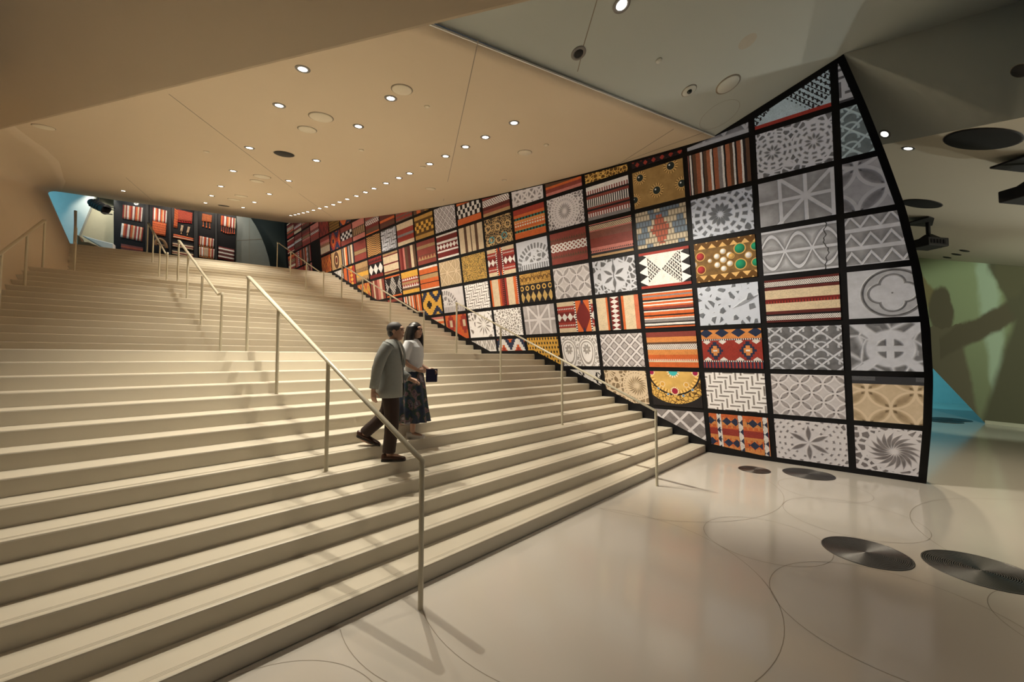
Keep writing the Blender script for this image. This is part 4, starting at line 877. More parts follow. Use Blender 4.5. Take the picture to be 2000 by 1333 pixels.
# ------------------------------------------------------------------ round covers, speakers, sensors in the ceilings
def rpx(P, px): return px * ((P - CP) @ FW) / F
def cover(PN, px, label, name='ceiling_speaker', cat='ceiling speaker', dark=False, gap=.09, mat='cream'):
    P, N = PN; r = rpx(P, px); root = empty(name, P); root.rotation_euler = axes(N); tag(root, label, cat)
    MB().lathe([(0, -.001), (r * (1 + gap), -.001), (r * (1 + gap), 0)], n=32).build('shadow_gap', MAT['joint'], root)
    MB().lathe([(0, -.014), (r * .93, -.014), (r, -.008), (r, 0)], n=32).build('cover', MAT['blackmatte' if dark else mat], root)
    return root
cover(onceil(785, 175), 19, 'round flush cover in the warm ceiling, largest near the top', gap=.10)
cover(onceil(627, 229), 21, 'round flush speaker with a shadow gap in the warm ceiling')
cover(onceil(600, 253), 16, 'round flush cover left of the larger speaker in the warm ceiling')
cover(onceil(1025, 298), 13, 'small round cover near the patterned wall')
cover(onceil(841, 369), 9, 'tiny round cover above the patterned wall')
cover(onceil(555, 301), 17, 'round black opening in the warm ceiling', dark=True)  # flat black disc paints in the dark of the recess
cover(onceil(437, 402), 9, 'flat black opening far back in the warm ceiling', dark=True)  # no hole is cut; the black disc stands for its dark inside
cover(onceil(512, 345), 14, 'round cover beside the long ceiling joint'); cover(onceil(502, 354), 11, 'smaller round cover beside the long ceiling joint')
cover(onceil(471, 383), 10, 'round cover far back in the middle of the warm ceiling'); cover(onceil(457, 390), 10, 'faint round cover far back in the warm ceiling')
cover(onceil(85, 248), 15, 'round cover half hidden by the dark soffit edge')
for p, r_, l_ in (((834, 208), 5, 'near the large round cover'), ((706, 293), 4.5, 'in the middle of the warm ceiling'), ((403, 296), 4.5, 'left of the black opening'), ((985, 352), 4.5, 'near the patterned wall'), ((1067, 283), 4.5, 'high on the right of the warm ceiling'), ((826, 326), 5, 'in the long row of lamps')):
    cover(onceil(*p), r_, 'tiny round sensor ' + l_, 'ceiling_sensor', 'sensor')
cover(onblue(1422, 165), 20, 'round speaker with a raised rim in the grey ceiling', gap=.14, mat='cover_grey')
cover(onblue(1287, 118), 6, 'tiny round sensor in the grey ceiling', 'ceiling_sensor', 'sensor', gap=.06, mat='cover_grey')
rt = cover(onblue(1346, 177), 13, 'round ceiling camera with a dark lens', 'ceiling_camera', 'camera', gap=.12, mat='cover_grey')
r = rpx(onblue(1346, 177)[0], 13); MB().sphere((0, 0, -.012), r * .38, n=14, m=8).build('lens', MAT['glassblk'], rt)
P, N = onblue(1405, 225); r = rpx(P, 36); rt = empty('ceiling_hatch', P); rt.rotation_euler = axes(N); tag(rt, 'faint round hatch outline in the grey ceiling', 'hatch')
MB().lathe([(r, 0), (r, -.001), (r + .004, -.001), (r + .004, 0)], n=48, closed=True).build('hatch_joint', MAT['joint'], rt)
# a round recess cut into the grey ceiling
P, N = onblue(1460, 81); r = rpx(P, 16.5)
cut = MB().lathe([(r, -.05), (r, .09)], C=P, N=-N, n=32).build('cutter'); bmod = cb.modifiers.new('b', 'BOOLEAN'); bmod.object = cut; bmod.operation = 'DIFFERENCE'; bmod.solver = 'EXACT'
bpy.context.view_layer.update(); dg = bpy.context.evaluated_depsgraph_get(); nm = bpy.data.meshes.new_from_object(cb.evaluated_get(dg)); cb.modifiers.clear(); cb.data = nm
bpy.data.objects.remove(cut)
rt = empty('ceiling_recess', P); rt.rotation_euler = axes(N); tag(rt, 'round empty recess in the grey ceiling', 'recess')
MB().lathe([(r, .0), (r, .085), (r * .9, .088), (0, .088)], n=32).build('recess_wall', MAT['hole'], rt)
def gjoint(fn, pts):
    g = MB()
    for (a, b) in zip(pts[:-1], pts[1:]):
        A, N = fn(*a); B_, N = fn(*b); d = B_ - A; sd = np.cross(d, N); sd /= np.linalg.norm(sd); g.obox((A + B_) / 2, d / 2, sd * .006, np.array(N) * .0015)
    g.build('panel_joint', MAT['joint'], cb)
gjoint(onblue, [(1166, 0), (1138, 95)]); gjoint(onblue, [(1135, 112), (1128, 140)])
g = MB(); A, N = onr1(1898, 118); B_, N = onr1(1974, 233); sd = np.cross(B_ - A, N); sd /= np.linalg.norm(sd); g.obox((A + B_) / 2, (B_ - A) / 2, sd * .008, np.array(N) * .002); g.build('panel_joint', MAT['joint'], o)
cover(onr2(1918, 272), 54, 'large black disc speaker under the right ceiling', dark=True, gap=.03)
cover(onr2(1800, 398), 30, 'smaller black disc speaker behind the display wall rim', dark=True, gap=.03)
cover(onr1(1994, 138), 14, 'round opening at the right edge of the ceiling', dark=True)  # black disc in place of the opening's dark interior
for p, r_, l_ in (((1850, 503), 6, 'nearest the projector'), ((1868, 497), 7, 'second from the projector'), ((1884, 490), 7, 'third from the projector')):
    cover(onr2(*p), r_, 'small dark ceiling fitting above the projected film, ' + l_, 'ceiling_sensor', 'sensor', dark=True)
# ------------------------------------------------------------------ projectors hanging on the right
def projector(P, sc, label):
    root = empty('projector', P, math.radians(-35)); root.scale = (sc,) * 3; tag(root, label, 'projector')
    MB().box(-.42, .42, -.30, .30, .52, .56).build('ceiling_plate', MAT['blackmatte'], root, bevel=.01)
    MB().tube([(0, 0, .52), (0, 0, .16)], .045, 12).build('pole', MAT['blackmatte'], root)
    MB().add([(-.05, -.05, .20), (.05, -.05, .20), (.05, .05, .20), (-.05, .05, .20), (-.2, -.2, .04), (.2, -.2, .04), (.2, .2, .04), (-.2, .2, .04)], [(0, 1, 2, 3), (0, 4, 5, 1), (1, 5, 6, 2), (2, 6, 7, 3), (3, 7, 4, 0), (4, 7, 6, 5)]).build('yoke', MAT['blackmatte'], root)
    body = MB().box(-.36, .30, -.24, .24, -.16, .06).build('body', MAT['blackmatte'], root, bevel=.02)
    MB().lathe([(.09, 0), (.09, .1), (.075, .1), (.07, .03), (0, .03)], C=(.30, 0, -.05), N=(1, 0, 0), n=20).build('lens', MAT['glassblk'], root)
    g = MB(); [g.box(-.30 + .1 * q, -.24 + .1 * q, -.252, -.24, -.10, 0) for q in range(5)]; g.build('vent', MAT['black'], root)
    return root
def hang(u, v, sc):
    P, N = onr2(u, v); return P - np.array([0, 0, .56 * sc])
projector(hang(1812, 432, .95), .95, 'black projector on a ceiling plate beside the display wall rim')
projector(hang(2010, 315, .85), .85, 'black projector cut off by the right edge of the picture')
# ------------------------------------------------------------------ steel discs in the floor
def disc(cx, cy, r, label):
    root = empty('floor_grille', (cx, cy, 0)); tag(root, label, 'floor grille', 'round steel floor grilles')
    n = 26; pr = []
    for q in range(n):
        a = r * .97 * q / n; pr += [(a, .0035), (a + r * .97 / n * .6, .0035), (a + r * .97 / n * .62, .0012), (a + r * .97 / n * .98, .0012)]
    MB().lathe([(0, .0035)] + pr[1:], n=64).build('slotted_plate', MAT['steel'], root)
    MB().lathe([(r * .965, 0), (r * .965, .005), (r, .005), (r, 0)], n=64).build('rim_ring', MAT['steel'], root)
disc(5.52, .36, .36, 'brushed steel floor disc on the right, left of the cut-off one'); disc(5.82, -.44, .40, 'brushed steel floor disc cut off by the right edge')
disc(8.51, 1.26, .37, 'larger steel floor disc at the foot of the display wall'); disc(8.15, 1.99, .25, 'smaller steel floor disc at the foot of the display wall')
disc(19.2, -.93, .5, 'far dark floor disc in the cyan-lit gap, left'); disc(18.5, -.80, .4, 'far dark floor disc in the cyan-lit gap, nearer')
# ------------------------------------------------------------------ wall with the projected film, far right
def film(name):
    m, b = new_mat(name); uvn = NT.t.nodes.new('ShaderNodeUVMap'); uvn.uv_map = 'uv'; sp = NT.t.nodes.new('ShaderNodeSeparateXYZ'); NT.t.links.new(uvn.outputs[0], sp.inputs[0])
    a = S(sp.outputs[0]); y = S(sp.outputs[1]); C = vec(a, y); wob = (noise(C, 6.0, 3.0) - .5) * .10; a = a + wob; y = y + wob
    col = mix(ss(y, .0, 1.0), (.30, .32, .19), (.40, .46, .27))
    stripe = (1 - ss(ab(a - .74 - (y - .5) * -.12), .05, .12)) ; col = mix(stripe, col, (.55, .66, .50))
    skin = (.16, .13, .085)
    head = 1 - ss(hyp((a - .22) * 1.25, y - .70), .15, .19); cloth = 1 - ss(mx((y - .86) * 1.2 + (a - .15) * .9, .74 - y + (a - .1) * .2), -.02, .04)
    col = mix(cloth, col, (.30, .24, .12)); col = mix(head, col, skin)
    body = ss(.50 - a + (y - .3) * -.28, -.02, .05) * lt(y, .60); col = mix(body, col, (.20, .165, .11))
    arm = 1 - ss(ab((y - .50) - (a - .3) * .28), .055, .09); col = mix(arm * gt(a, .2), col, skin)
    f2 = ss(a - .90 + ab(y - .62) * .55, -.03, .06); col = mix(f2, col, (.15, .135, .085)); h2 = 1 - ss(hyp((a - .92) * 1.3, y - .92), .14, .19); col = mix(h2, col, (.17, .15, .09))
    put_col(b.inputs['Base Color'], col); b.inputs['Roughness'].default_value = .8  # the projected picture is painted into the wall's base colour
    return m
wpts = [(1925, 828), (1822, 720), (1740, 634), (1640, 529), (1610, 489), (1795, 504), (2000, 521)]
ring = [onpw(*p) for p in wpts]; rb = ring[0] + pwd * 9; rtp = ring[-1] + (ring[-1] - ring[-2]) * 2.2
ring = ring + [rtp, np.array([rtp[0], rtp[1], 0]) * 1.0]; ring[-1] = PWA + pwd * ((rtp - PWA) @ pwd)
pw = MB().prism([p for p in ring], -pwn * .35).build('wall_right', film('projected_film'))
ul = pw.data.uv_layers.new(name='uv'); aL = (onpw(1800, 640) - PWA) @ pwd; aR = (onpw(2000, 640) - PWA) @ pwd; zt = onpw(1900, 512)[2]
for lp in pw.data.loops:
    co = np.array(pw.data.vertices[lp.vertex_index].co); ul.data[lp.index].uv = (((co - PWA) @ pwd - aL) / (aR - aL), co[2] / zt)
tag(pw, kind='structure')
g = MB(); s0 = PWA + pwn * .02; s1 = PWA + pwd * 9 + pwn * .02; g.obox((s0 + s1) / 2 + V3(0, 0, .05), (s1 - s0) / 2, pwn * .015, (0, 0, .05)); tag(g.build('baseboard_right', MAT['cream']), kind='structure')
# cyan-lit room behind it
MAT['pale'] = simple('pale_plaster', (.55, .60, .60), .6)
tag(MB().box(26, 26.3, -14, 9, 0, 6).build('wall_far', MAT['pale']), kind='structure')
tag(MB().box(9.6, 26, 8.7, 9, 0, 7).build('wall_behind', MAT['pale']), kind='structure')
def lamp_spot(name, loc, tgt, size, e, col, blend=.4):
    L_ = bpy.data.lights.new(name, 'SPOT'); L_.energy = e; L_.spot_size = math.radians(size); L_.color = col; L_.spot_blend = blend; L_.shadow_soft_size = .08
    lo = bpy.data.objects.new(name, L_); COL.objects.link(lo); lo.location = loc; lo.rotation_euler = (Vector(tgt) - Vector(loc)).to_track_quat('-Z', 'Y').to_euler(); return lo
def lamp_area(name, loc, tgt, size, e, col):
    L_ = bpy.data.lights.new(name, 'AREA'); L_.energy = e; L_.size = size; L_.color = col; L_.shape = 'DISK'
    lo = bpy.data.objects.new(name, L_); COL.objects.link(lo); lo.location = loc; lo.rotation_euler = (Vector(tgt) - Vector(loc)).to_track_quat('-Z', 'Y').to_euler(); return lo
lamp_spot('exhibit_light', (21.5, 2.5, 3.6), (25.9, -1.6, .9), 62, 520, (.16, .78, .92))
lamp_spot('projector_light', hang(2010, 315, .85) + V3(.75, .05, -.25), tuple(onpw(1920, 720)), 54, 650, (.86, 1, .76))
lamp_spot('added_uplight', (14.5, -7.5, .4), (13.5, -1.5, 5.6), 80, 700, (1, .93, .74), .8); lamp_spot('added_uplight', (12.5, -5.5, .4), (10.8, -1.4, 6.3), 70, 260, (.95, 1, .92), .8)  # both uplights are added out of view to brighten the right-hand ceiling
# ------------------------------------------------------------------ upper gallery beyond the stairs
n3, m3 = frame(3)
def onb(u, v, d): return onpl(u, v, m3 * d, m3)
def slab(name, pts, d, th, mat, parent=None, base=None):
    b0 = np.array(base) if base is not None else np.zeros(3)
    return MB().prism([onb(u, v, d) - b0 for u, v in pts], m3 * th).build(name, mat, parent)
MAT['darkgreen'] = simple('dark_wall', (.035, .05, .045), .5); MAT['greygreen'] = simple('grey_panel', (.21, .24, .23), .4); MAT['brown'] = simple('bench_brown', (.16, .08, .03), .5); MAT['beige'] = simple('beige_wall', (.50, .48, .36), .7)
tag(slab('wall_back', [(-60, 600), (760, 640), (760, 330), (-60, 250)], 28.2, .3, MAT['darkgreen']), kind='structure')
tag(slab('wall_gallery', [(40, 500), (153, 478), (153, 462), (190, 372), (196, 330), (40, 300)], 26.4, .25, MAT['pale']), kind='structure')
tag(slab('wall_niche', [(140, 505), (224, 520), (224, 360), (170, 340)], 27.2, .25, MAT['beige']), kind='structure')
crv = [(478, 412), (489, 425), (500, 442), (510, 462), (518, 482), (524, 502), (530, 530)]
gp = slab('wall_panel', [(460, 530), (460, 400)] + crv[:], 26.6, .12, MAT['greygreen']); tag(gp, kind='structure')
for pts in (((487, 420), (486.5, 524)), ((462, 470), (512, 467))):
    a = onb(*pts[0], 26.59); b = onb(*pts[1], 26.59); dd = b - a; sd = np.cross(dd, m3); sd /= np.linalg.norm(sd); MB().obox((a + b) / 2, dd / 2, sd * .006, m3 * .004).build('panel_joint', MAT['joint'], gp)
rc = np.array(onb(300, 400, 28.0)); tag(MB().box(-14, 12, 21.0, 32, 11.3, 11.6).build('ceiling_gallery', MAT['darkgreen']), kind='structure')
base = onb(341, 505, 26.2); base[2] = 6.0
case = empty('display_case', base); tag(case, 'black wall-sized case hung with striped textiles at the top of the stairs', 'display case')
slab('back_panel', [(222, 530), (460, 555), (460, 385), (222, 360)], 26.3, .2, MAT['black'], case, base)
for (u0, u1) in ((284, 290), (330, 334), (379, 386), (420, 424)):
    slab('divider', [(u0, 520), (u1, 520), (u1, 395), (u0, 390)], 26.22, .06, MAT['blackmatte'], case, base)
def uvmat(fn, name='woven_cloth'):
    m, b = new_mat(name); uvn = NT.t.nodes.new('ShaderNodeUVMap'); uvn.uv_map = 'uv'; sp = NT.t.nodes.new('ShaderNodeSeparateXYZ'); NT.t.links.new(uvn.outputs[0], sp.inputs[0])
    X = S(sp.outputs[0]) * 1.36; Y = S(sp.outputs[1]); col, h = fn(X, Y, vec(X, Y)); put_col(b.inputs['Base Color'], col); b.inputs['Roughness'].default_value = .85; return m
def cloth(pts, fn, label, fringe=0, flen=7, fcol=OR, d=26.265):
    "pts: bl, br, tr, tl"
    P = [onb(u, v, d) for u, v in pts]; c = (P[0] + P[1]) / 2
    root = empty('hanging_textile', c); tag(root, label, 'textile', 'textiles in the black case'); NX_, NY_ = 12, 5; V = []; Fc = []; uv = []
    for b in range(NY_ + 1):
        for a in range(NX_ + 1):
            s_, t = a / NX_, b / NY_; p = (P[0] * (1 - s_) + P[1] * s_) * (1 - t) + (P[3] * (1 - s_) + P[2] * s_) * t
            V.append(p - c + m3 * (.012 * math.sin(s_ * 19 + t))); uv.append((s_, t))
    for b in range(NY_):
        for a in range(NX_): p = b * (NX_ + 1) + a; Fc.append((p, p + 1, p + NX_ + 2, p + NX_ + 1))
    o = mobj('cloth', V, Fc, uvmat(fn), root, smooth=True); ul = o.data.uv_layers.new(name='uv')
    for lp in o.data.loops: ul.data[lp.index].uv = uv[lp.vertex_index]
    s_ = o.modifiers.new('t', 'SOLIDIFY'); s_.thickness = .02; s_.offset = 0
    if fringe:
        fm = simple('tassel_yarn', fcol, .9)
        for q in range(fringe):
            s_ = (q + .5) / fringe; p = P[0] * (1 - s_) + P[1] * s_ - c; l_ = flen * .036 * (1 + .15 * math.sin(q * 7))
            MB().lathe([(.008, 0), (.012, -.15 * l_ / .15), (.03, -l_ * .82), (.038, -l_), (0, -l_ * 1.02)], C=p, n=8).build('tassel', fm, root)
    return root
RW = [(.08, R_), (.08, CRM), (.06, R_), (.1, WHT), (.08, OR), (.1, R_), (.1, WHT), (.05, DR), (.1, OR), (.08, CRM), (.1, R_), (.07, WHT)]
cloth([(239, 427), (277, 434), (279, 406), (240, 400)], _(ST, 'v', RW), 'striped red and white cloth, top left of the black case')
cloth([(235, 463), (277, 472), (280, 445), (238, 436)], _(ST, 'v', RW[3:] + RW[:3]), 'striped cloth, middle left of the black case')
cloth([(236, 500), (279, 505), (279, 484), (236, 476)], rnd_textile(5), 'red cloth low on the left of the black case')
cloth([(298, 431), (325, 437), (326, 412), (299, 405)], _(ST, 'v', RW[2:]), 'short striped cloth on top of the patterned hanging')
cloth([(297, 457), (323, 462), (325, 437), (298, 431)], _(t_mesh, OR, DR, 7.), 'orange spotted hanging below a striped cloth')
cloth([(345, 430), (375, 434), (376, 416), (346, 409)], _(t_mesh, R_, OR, 8.), 'red embroidered cloth with a bright fringe', 9, 2.2, (.6, .03, .03))
cloth([(339, 444), (346, 446), (348, 412), (341, 407)], _(t_mesh, OR, DR, 9.), 'narrow orange strip beside the embroidered cloth')
cloth([(352, 452), (356, 453), (358, 441), (354, 440)], _(t_mesh, CRM, R_, 9.), 'left pointed tassel band in the case', 1, 3.5, TAN); cloth([(364, 455), (368, 456), (371, 444), (367, 443)], _(t_mesh, CRM, R_, 9.), 'right pointed tassel band in the case', 1, 3.5, TAN)
cloth([(338, 464), (378, 472), (378, 466), (339, 457)], _(ST, 'h', [(.2, OR), (.2, CRM), (.3, R_), (.3, OR)]), 'long orange folded band in the case')
cloth([(337, 481), (378, 489), (378, 479), (337, 472)], _(ST, 'h', [(.25, CRM), (.25, DR), (.25, CRM), (.25, BLK)]), 'upper white striped bundle in the case'); cloth([(336, 496), (378, 505), (378, 494), (336, 487)], _(ST, 'h', [(.25, CRM), (.25, DR), (.25, CRM), (.25, BLK)]), 'lower white striped bundle in the case')
cloth([(394, 432), (413, 435), (414, 421), (395, 417)], _(t_mesh, R_, YEL, 8.), 'small red cloth with three long orange tassels', 3, 8, OR)
cloth([(388, 479), (417, 484), (418, 467), (389, 461)], _(ST, 'v', RW), 'red striped bag with pale tassels', 8, 1.2, LO); cloth([(389, 500), (418, 505), (419, 487), (389, 482)], _(ST, 'v', RW[1:], [(.3, .6, 'xx', 8., DR, CRM)]), 'patterned bag with a tasselled hem', 9, 1.2, LO)
cloth([(431, 440), (460, 448), (461, 427), (432, 421)], _(ST, 'v', RW[4:] + RW[:2]), 'striped cloth with a row of long thin tassels', 7, 9, (.5, .09, .04))
cloth([(426, 505), (457, 511), (458, 488), (427, 481)], _(ST, 'h', [(.15, DR), (.12, WHT), (.2, MAR), (.12, WHT), (.2, MAR), (.12, WHT), (.1, DR)]), 'dark red cloth with white rows, low right of the case')
# woven saddle arch
root = empty('saddle_frame', onb(314, 484, 26.0)); tag(root, 'arched brown saddle frame low in the black case', 'saddle'); c0 = onb(314, 484, 26.0)
pts = [onb(314 + 11 * math.cos(a), 482 - 14 * math.sin(a) + 3 * math.cos(a), 26.0) - c0 for a in np.linspace(0, math.pi, 14)]
MB().tube(pts, .07, 10).build('arch', MAT['brown'], root); MB().tube([pts[1], pts[-2]], .04, 8).build('cross_bar', MAT['brown'], root)
mg, b = new_mat('case_glass'); b.inputs['Base Color'].default_value = (.02, .03, .04, 1); b.inputs['Roughness'].default_value = .03; b.inputs['Alpha'].default_value = .10
slab('glass_pane', [(222, 530), (283, 537), (283, 375), (222, 366)], 25.85, .02, mg, case, base)
# bench and stage lamp
root = empty('curved_bench', onb(170, 486, 25.2)); c0 = onb(170, 486, 25.2); tag(root, 'brown curved bench at the top of the stairs', 'bench')
MB().prism([onb(u, v, 25.2) - c0 for u, v in ((150, 500), (215, 510), (205, 489), (188, 479), (172, 473), (160, 472), (156, 462), (150, 458))], m3 * .5).build('seat', MAT['brown'], root, bevel=.03)
MB().prism([onb(u, v, 25.5) - c0 for u, v in ((158, 459), (205, 487), (222, 489), (222, 476), (190, 468))], m3 * .4).build('cushion', MAT['lip'], root, bevel=.04)
P = onb(192, 402, 25.6); root = empty('stage_lamp', P); tag(root, 'black stage lamp with barn doors hanging above the bench', 'stage lamp')
MB().tube([(0, 0, .1), (0, 0, 1.1)], .03, 10).build('pole', MAT['blackmatte'], root)
MB().tube([(-.28, 0, -.1), (-.28, 0, .12), (.28, 0, .12), (.28, 0, -.1)], .025, 8).build('yoke', MAT['blackmatte'], root)
MB().lathe([(.14, -.35), (.20, -.25), (.20, .22), (.24, .30), (.24, .36), (.18, .34), (0, .30)], N=(.75, -.45, -.45), n=20).build('body', MAT['blackmatte'], root)
for sx, sz in ((1, .2), (-.6, .35), (.4, -.3), (-.2, -.35)):
    MB().obox((.33 + .1 * sz, -.2 + .18 * sx * .4, -.2 + sz * .45), (.16, .05, .02), (.02, .12, .02), (.01, .01, .012)).build('barn_door', MAT['blackmatte'], root)
for q in range(4): MB().lathe([(.215, 0), (.215, .02), (.19, .02), (.19, 0)], C=V3(.75, -.45, -.45) / 1. * (-.2 + .1 * q), N=(.75, -.45, -.45), n=18, closed=True).build('cooling_fin', MAT['blackmatte'], root)
lamp_area('gallery_cyan_light', tuple(onb(60, 420, 24.0) + V3(-2.2, 0, 1.5)), tuple(onb(120, 420, 26.4)), 1.0, 62, (.25, .80, 1.0))
for q, u in enumerate((250, 320, 400, 450)):
    lamp_spot('added_case_light', tuple(onb(u, 372 + q * 5, 24.9)), tuple(onb(u, 465 + q * 6, 26.3)), 120, 85, (1, .86, .70))  # added lamps, hidden by the ceiling edge, that brighten the textiles
lamp_area('gallery_light', tuple(onb(520, 380, 25.4)), tuple(onb(490, 500, 26.6)), .5, 10, (.85, 1, .92))
lamp_spot('added_niche_light', tuple(onb(200, 355, 25.6)), tuple(onb(195, 460, 27.2)), 70, 160, (1, .95, .78))  # added unseen lamp that brightens the beige wall
# ------------------------------------------------------------------ people
def loft(mb, secs, n=28, a0=0.0, a1=2 * math.pi):
    "secs: (centre, forward radius, side radius); rings lie level"
    full = abs(a1 - a0 - 2 * math.pi) < 1e-6; V = []; m = n if full else n + 1
    for (c, rx, ry) in secs:
        for j in range(m):
            t = a0 + (a1 - a0) * j / n; V.append((c[0] + rx * math.cos(t), c[1] + ry * math.sin(t), c[2]))
    Fc = []
    for i in range(len(secs) - 1):
        for j in range(n):
            k = (j + 1) % m if full else j + 1; Fc.append((i * m + j, i * m + k, (i + 1) * m + k, (i + 1) * m + j))
    mb.add(V, Fc, True)
    if full:
        mb.add(V[:m], [tuple(range(m - 1, -1, -1))]); mb.add(V[-m:], [tuple(range(m))])
    return mb
def dense(pts, rads, per=5):
    "smooth a joint chain with a Catmull-Rom spline"
    P = [V3(*p) for p in pts]; P = [2 * P[0] - P[1]] + P + [2 * P[-1] - P[-2]]; R = [rads[0]] + list(rads) + [rads[-1]]; o = []; r = []
    for i in range(1, len(P) - 2):
        for q in range(per):
            t = q / per; o.append(.5 * ((2 * P[i]) + (-P[i - 1] + P[i + 1]) * t + (2 * P[i - 1] - 5 * P[i] + 4 * P[i + 1] - P[i + 2]) * t * t + (-P[i - 1] + 3 * P[i] - 3 * P[i + 1] + P[i + 2]) * t ** 3)); r.append(R[i] * (1 - t) + R[i + 1] * t)
    o.append(P[-2]); r.append(R[-2]); return o, r
def limb(mb, pts, rads, n=14):
    o, r = dense(pts, rads); return mb.tube(o, r, n)
def hand(mb, wrist, d, nrm, thumb, curl=.5, k=1.0):
    "d: along the hand, nrm: palm direction, thumb: direction of the thumb side"
    d, nrm, thumb = [V3(*a) / np.linalg.norm(a) for a in (d, nrm, thumb)]; W = V3(*wrist)
    pts = [W, W + d * .035 * k, W + d * .085 * k]
    for q, (o, l) in enumerate(((.027, .070), (.009, .078), (-.010, .073), (-.028, .058))):
        b = W + d * .080 * k + thumb * o * k; b0 = W + d * .02 * k + thumb * o * .5 * k
        seg = [b0, b]; dd = d.copy()
        for j in range(3):
            dd = dd + nrm * curl * (.45 + .2 * j); dd /= np.linalg.norm(dd); seg.append(seg[-1] + dd * l * k * (.42, .32, .26)[j])
        mb.tube(seg, [.014 * k, .0105 * k, .0095 * k, .0085 * k, .007 * k], 8)
    b = W + d * .025 * k + thumb * .022 * k; t1 = b + (d * .6 + thumb * .75 + nrm * .25) * .032 * k; t2 = t1 + (d * .9 + thumb * .2 + nrm * .4) * .030 * k; t3 = t2 + (d + nrm * .4) * .022 * k
    mb.tube([W + d * .01 * k, b, t1, t2, t3], [.014 * k, .014 * k, .0115 * k, .0105 * k, .008 * k], 8)
    mb.tube([W - d * .01 * k, W + d * .03 * k, W + d * .085 * k], [.024 * k, .030 * k, .030 * k], 10)
def fuse(o, vox=.007, sm=6):
    r = o.modifiers.new('fuse', 'REMESH'); r.mode = 'VOXEL'; r.voxel_size = vox; r.use_smooth_shade = True
    s_ = o.modifiers.new('soft', 'SMOOTH'); s_.factor = .5; s_.iterations = sm
    return o
def shoe(name, P, fwd, mat, sole, parent, L=.29, w=.048, h=.085, pitch=0.0):
    P = V3(*P); f = V3(*fwd); f /= np.linalg.norm(f); s = np.cross([0, 0, 1], f); V = []; Fc = []; n = 14
    prof = [(-.28, .55, .75), (-.24, .9, .9), (-.1, .95, 1.0), (.1, .92, .92), (.3, 1.0, .68), (.5, 1.05, .55), (.64, .85, .46), (.71, .45, .36)]
    for (t, ww, hh) in prof:
        for j in range(n):
            a = math.pi * j / (n - 1); z = max(0.0, math.sin(a)) ** .7 * h * hh + .012
            p = P + f * (t * L) + s * (math.cos(a) * w * ww) + V3(0, 0, z); p = p + V3(0, 0, -math.sin(pitch) * (t - .6) * L * 1.0); V.append(p)
    for i in range(len(prof) - 1):
        for j in range(n - 1): Fc.append((i * n + j, i * n + j + 1, (i + 1) * n + j + 1, (i + 1) * n + j))
        Fc.append((i * n, (i + 1) * n, (i + 1) * n + n - 1, i * n + n - 1))
    Fc.append(tuple(range(n))); Fc.append(tuple(range(len(V) - 1, len(V) - 1 - n, -1)))
    mb = MB(); mb.add(V, Fc, True); o = mb.build(name, mat, parent); m_ = o.modifiers.new('s', 'SUBSURF'); m_.levels = 1; m_.render_levels = 1
    g = MB(); ring = []
    for (t, ww, hh) in prof: ring.append((t, ww))
    outl = [P + f * (t * L) + s * (w * ww * 1.06) + V3(0, 0, -math.sin(pitch) * (t - .6) * L) for t, ww in ring] + [P + f * (t * L) - s * (w * ww * 1.06) + V3(0, 0, -math.sin(pitch) * (t - .6) * L) for t, ww in ring[::-1]]
    g.prism(outl, (0, 0, .022)); g.build('shoe_sole', sole, o)
    return o
def head(mb, c, f, k=1.0):
    "skull, jaw, nose, ears, neck stump; f: facing unit vector (level)"
    f = V3(*f); s = np.cross([0, 0, 1], f); c = V3(*c); u = V3(0, 0, 1)
    def el(off, a, b, h, n=18, m=12):
        V = []; Fc = []
        for i in range(m + 1):
            t = math.pi * i / m
            for j in range(n):
                p = 2 * math.pi * j / n; V.append(c + (f * (off[0] + a * math.sin(t) * math.cos(p)) + s * (off[1] + b * math.sin(t) * math.sin(p)) + u * (off[2] + h * math.cos(t))) * k)
        for i in range(m):
            for j in range(n): Fc.append((i * n + j, (i + 1) * n + j, (i + 1) * n + (j + 1) % n, i * n + (j + 1) % n))
        mb.add(V, Fc, True)
    el((-.012, 0, .028), .096, .076, .088); el((.025, 0, -.035), .068, .060, .078); el((.052, 0, -.088), .028, .030, .022)
    el((.088, 0, -.012), .020, .013, .016); el((.084, 0, .012), .010, .009, .030); el((.076, 0, .045), .022, .055, .012)
    el((.083, 0, -.052), .013, .024, .008); el((.083, 0, -.062), .012, .022, .007)
    for q in (-1, 1): el((-.005, q * .077, -.005), .020, .010, .033, 10, 8); el((.058, q * .038, -.02), .025, .022, .02, 10, 8)
def eyes(c, f, k, parent, matw, lip):
    f = V3(*f); s = np.cross([0, 0, 1], f); c = V3(*c)
    for q in (-1, 1):
        p = c + (f * .083 + s * q * .031 + V3(0, 0, .018)) * k; MB().sphere(p, .008 * k, n=10, m=8).build('eye', matw, parent)
        b = c + (f * .092 + s * q * .031 + V3(0, 0, .040)) * k; MB().tube([b - s * .016 * k, b + V3(0, 0, .004), b + s * .016 * k], .0022 * k, 6).build('eyebrow', matw, parent)
    p = c + (f * .096 + V3(0, 0, -.056)) * k; MB().tube([p - s * .022 * k - f * .008 * k, p, p + s * .022 * k - f * .008 * k], .0048 * k, 6).build('lips', lip, parent)
SKIN = simple('skin', (.46, .27, .19), .5, var=.06, scale=12); EYE = simple('eye_dark', (.02, .015, .012), .25); LIP = simple('lips_red', (.33, .10, .08), .5)
JACK = simple('jacket_grey', (.26, .27, .26), .85, var=.10, scale=30, bump=.3); SHIRT = simple('shirt_white', (.62, .60, .57), .8); TROU = simple('trousers_dark_brown', (.028, .013, .010), .8, var=.2, scale=25); SHO = simple('shoe_brown', (.055, .020, .012), .35); SOLE = simple('sole_dark', (.02, .015, .012), .6)
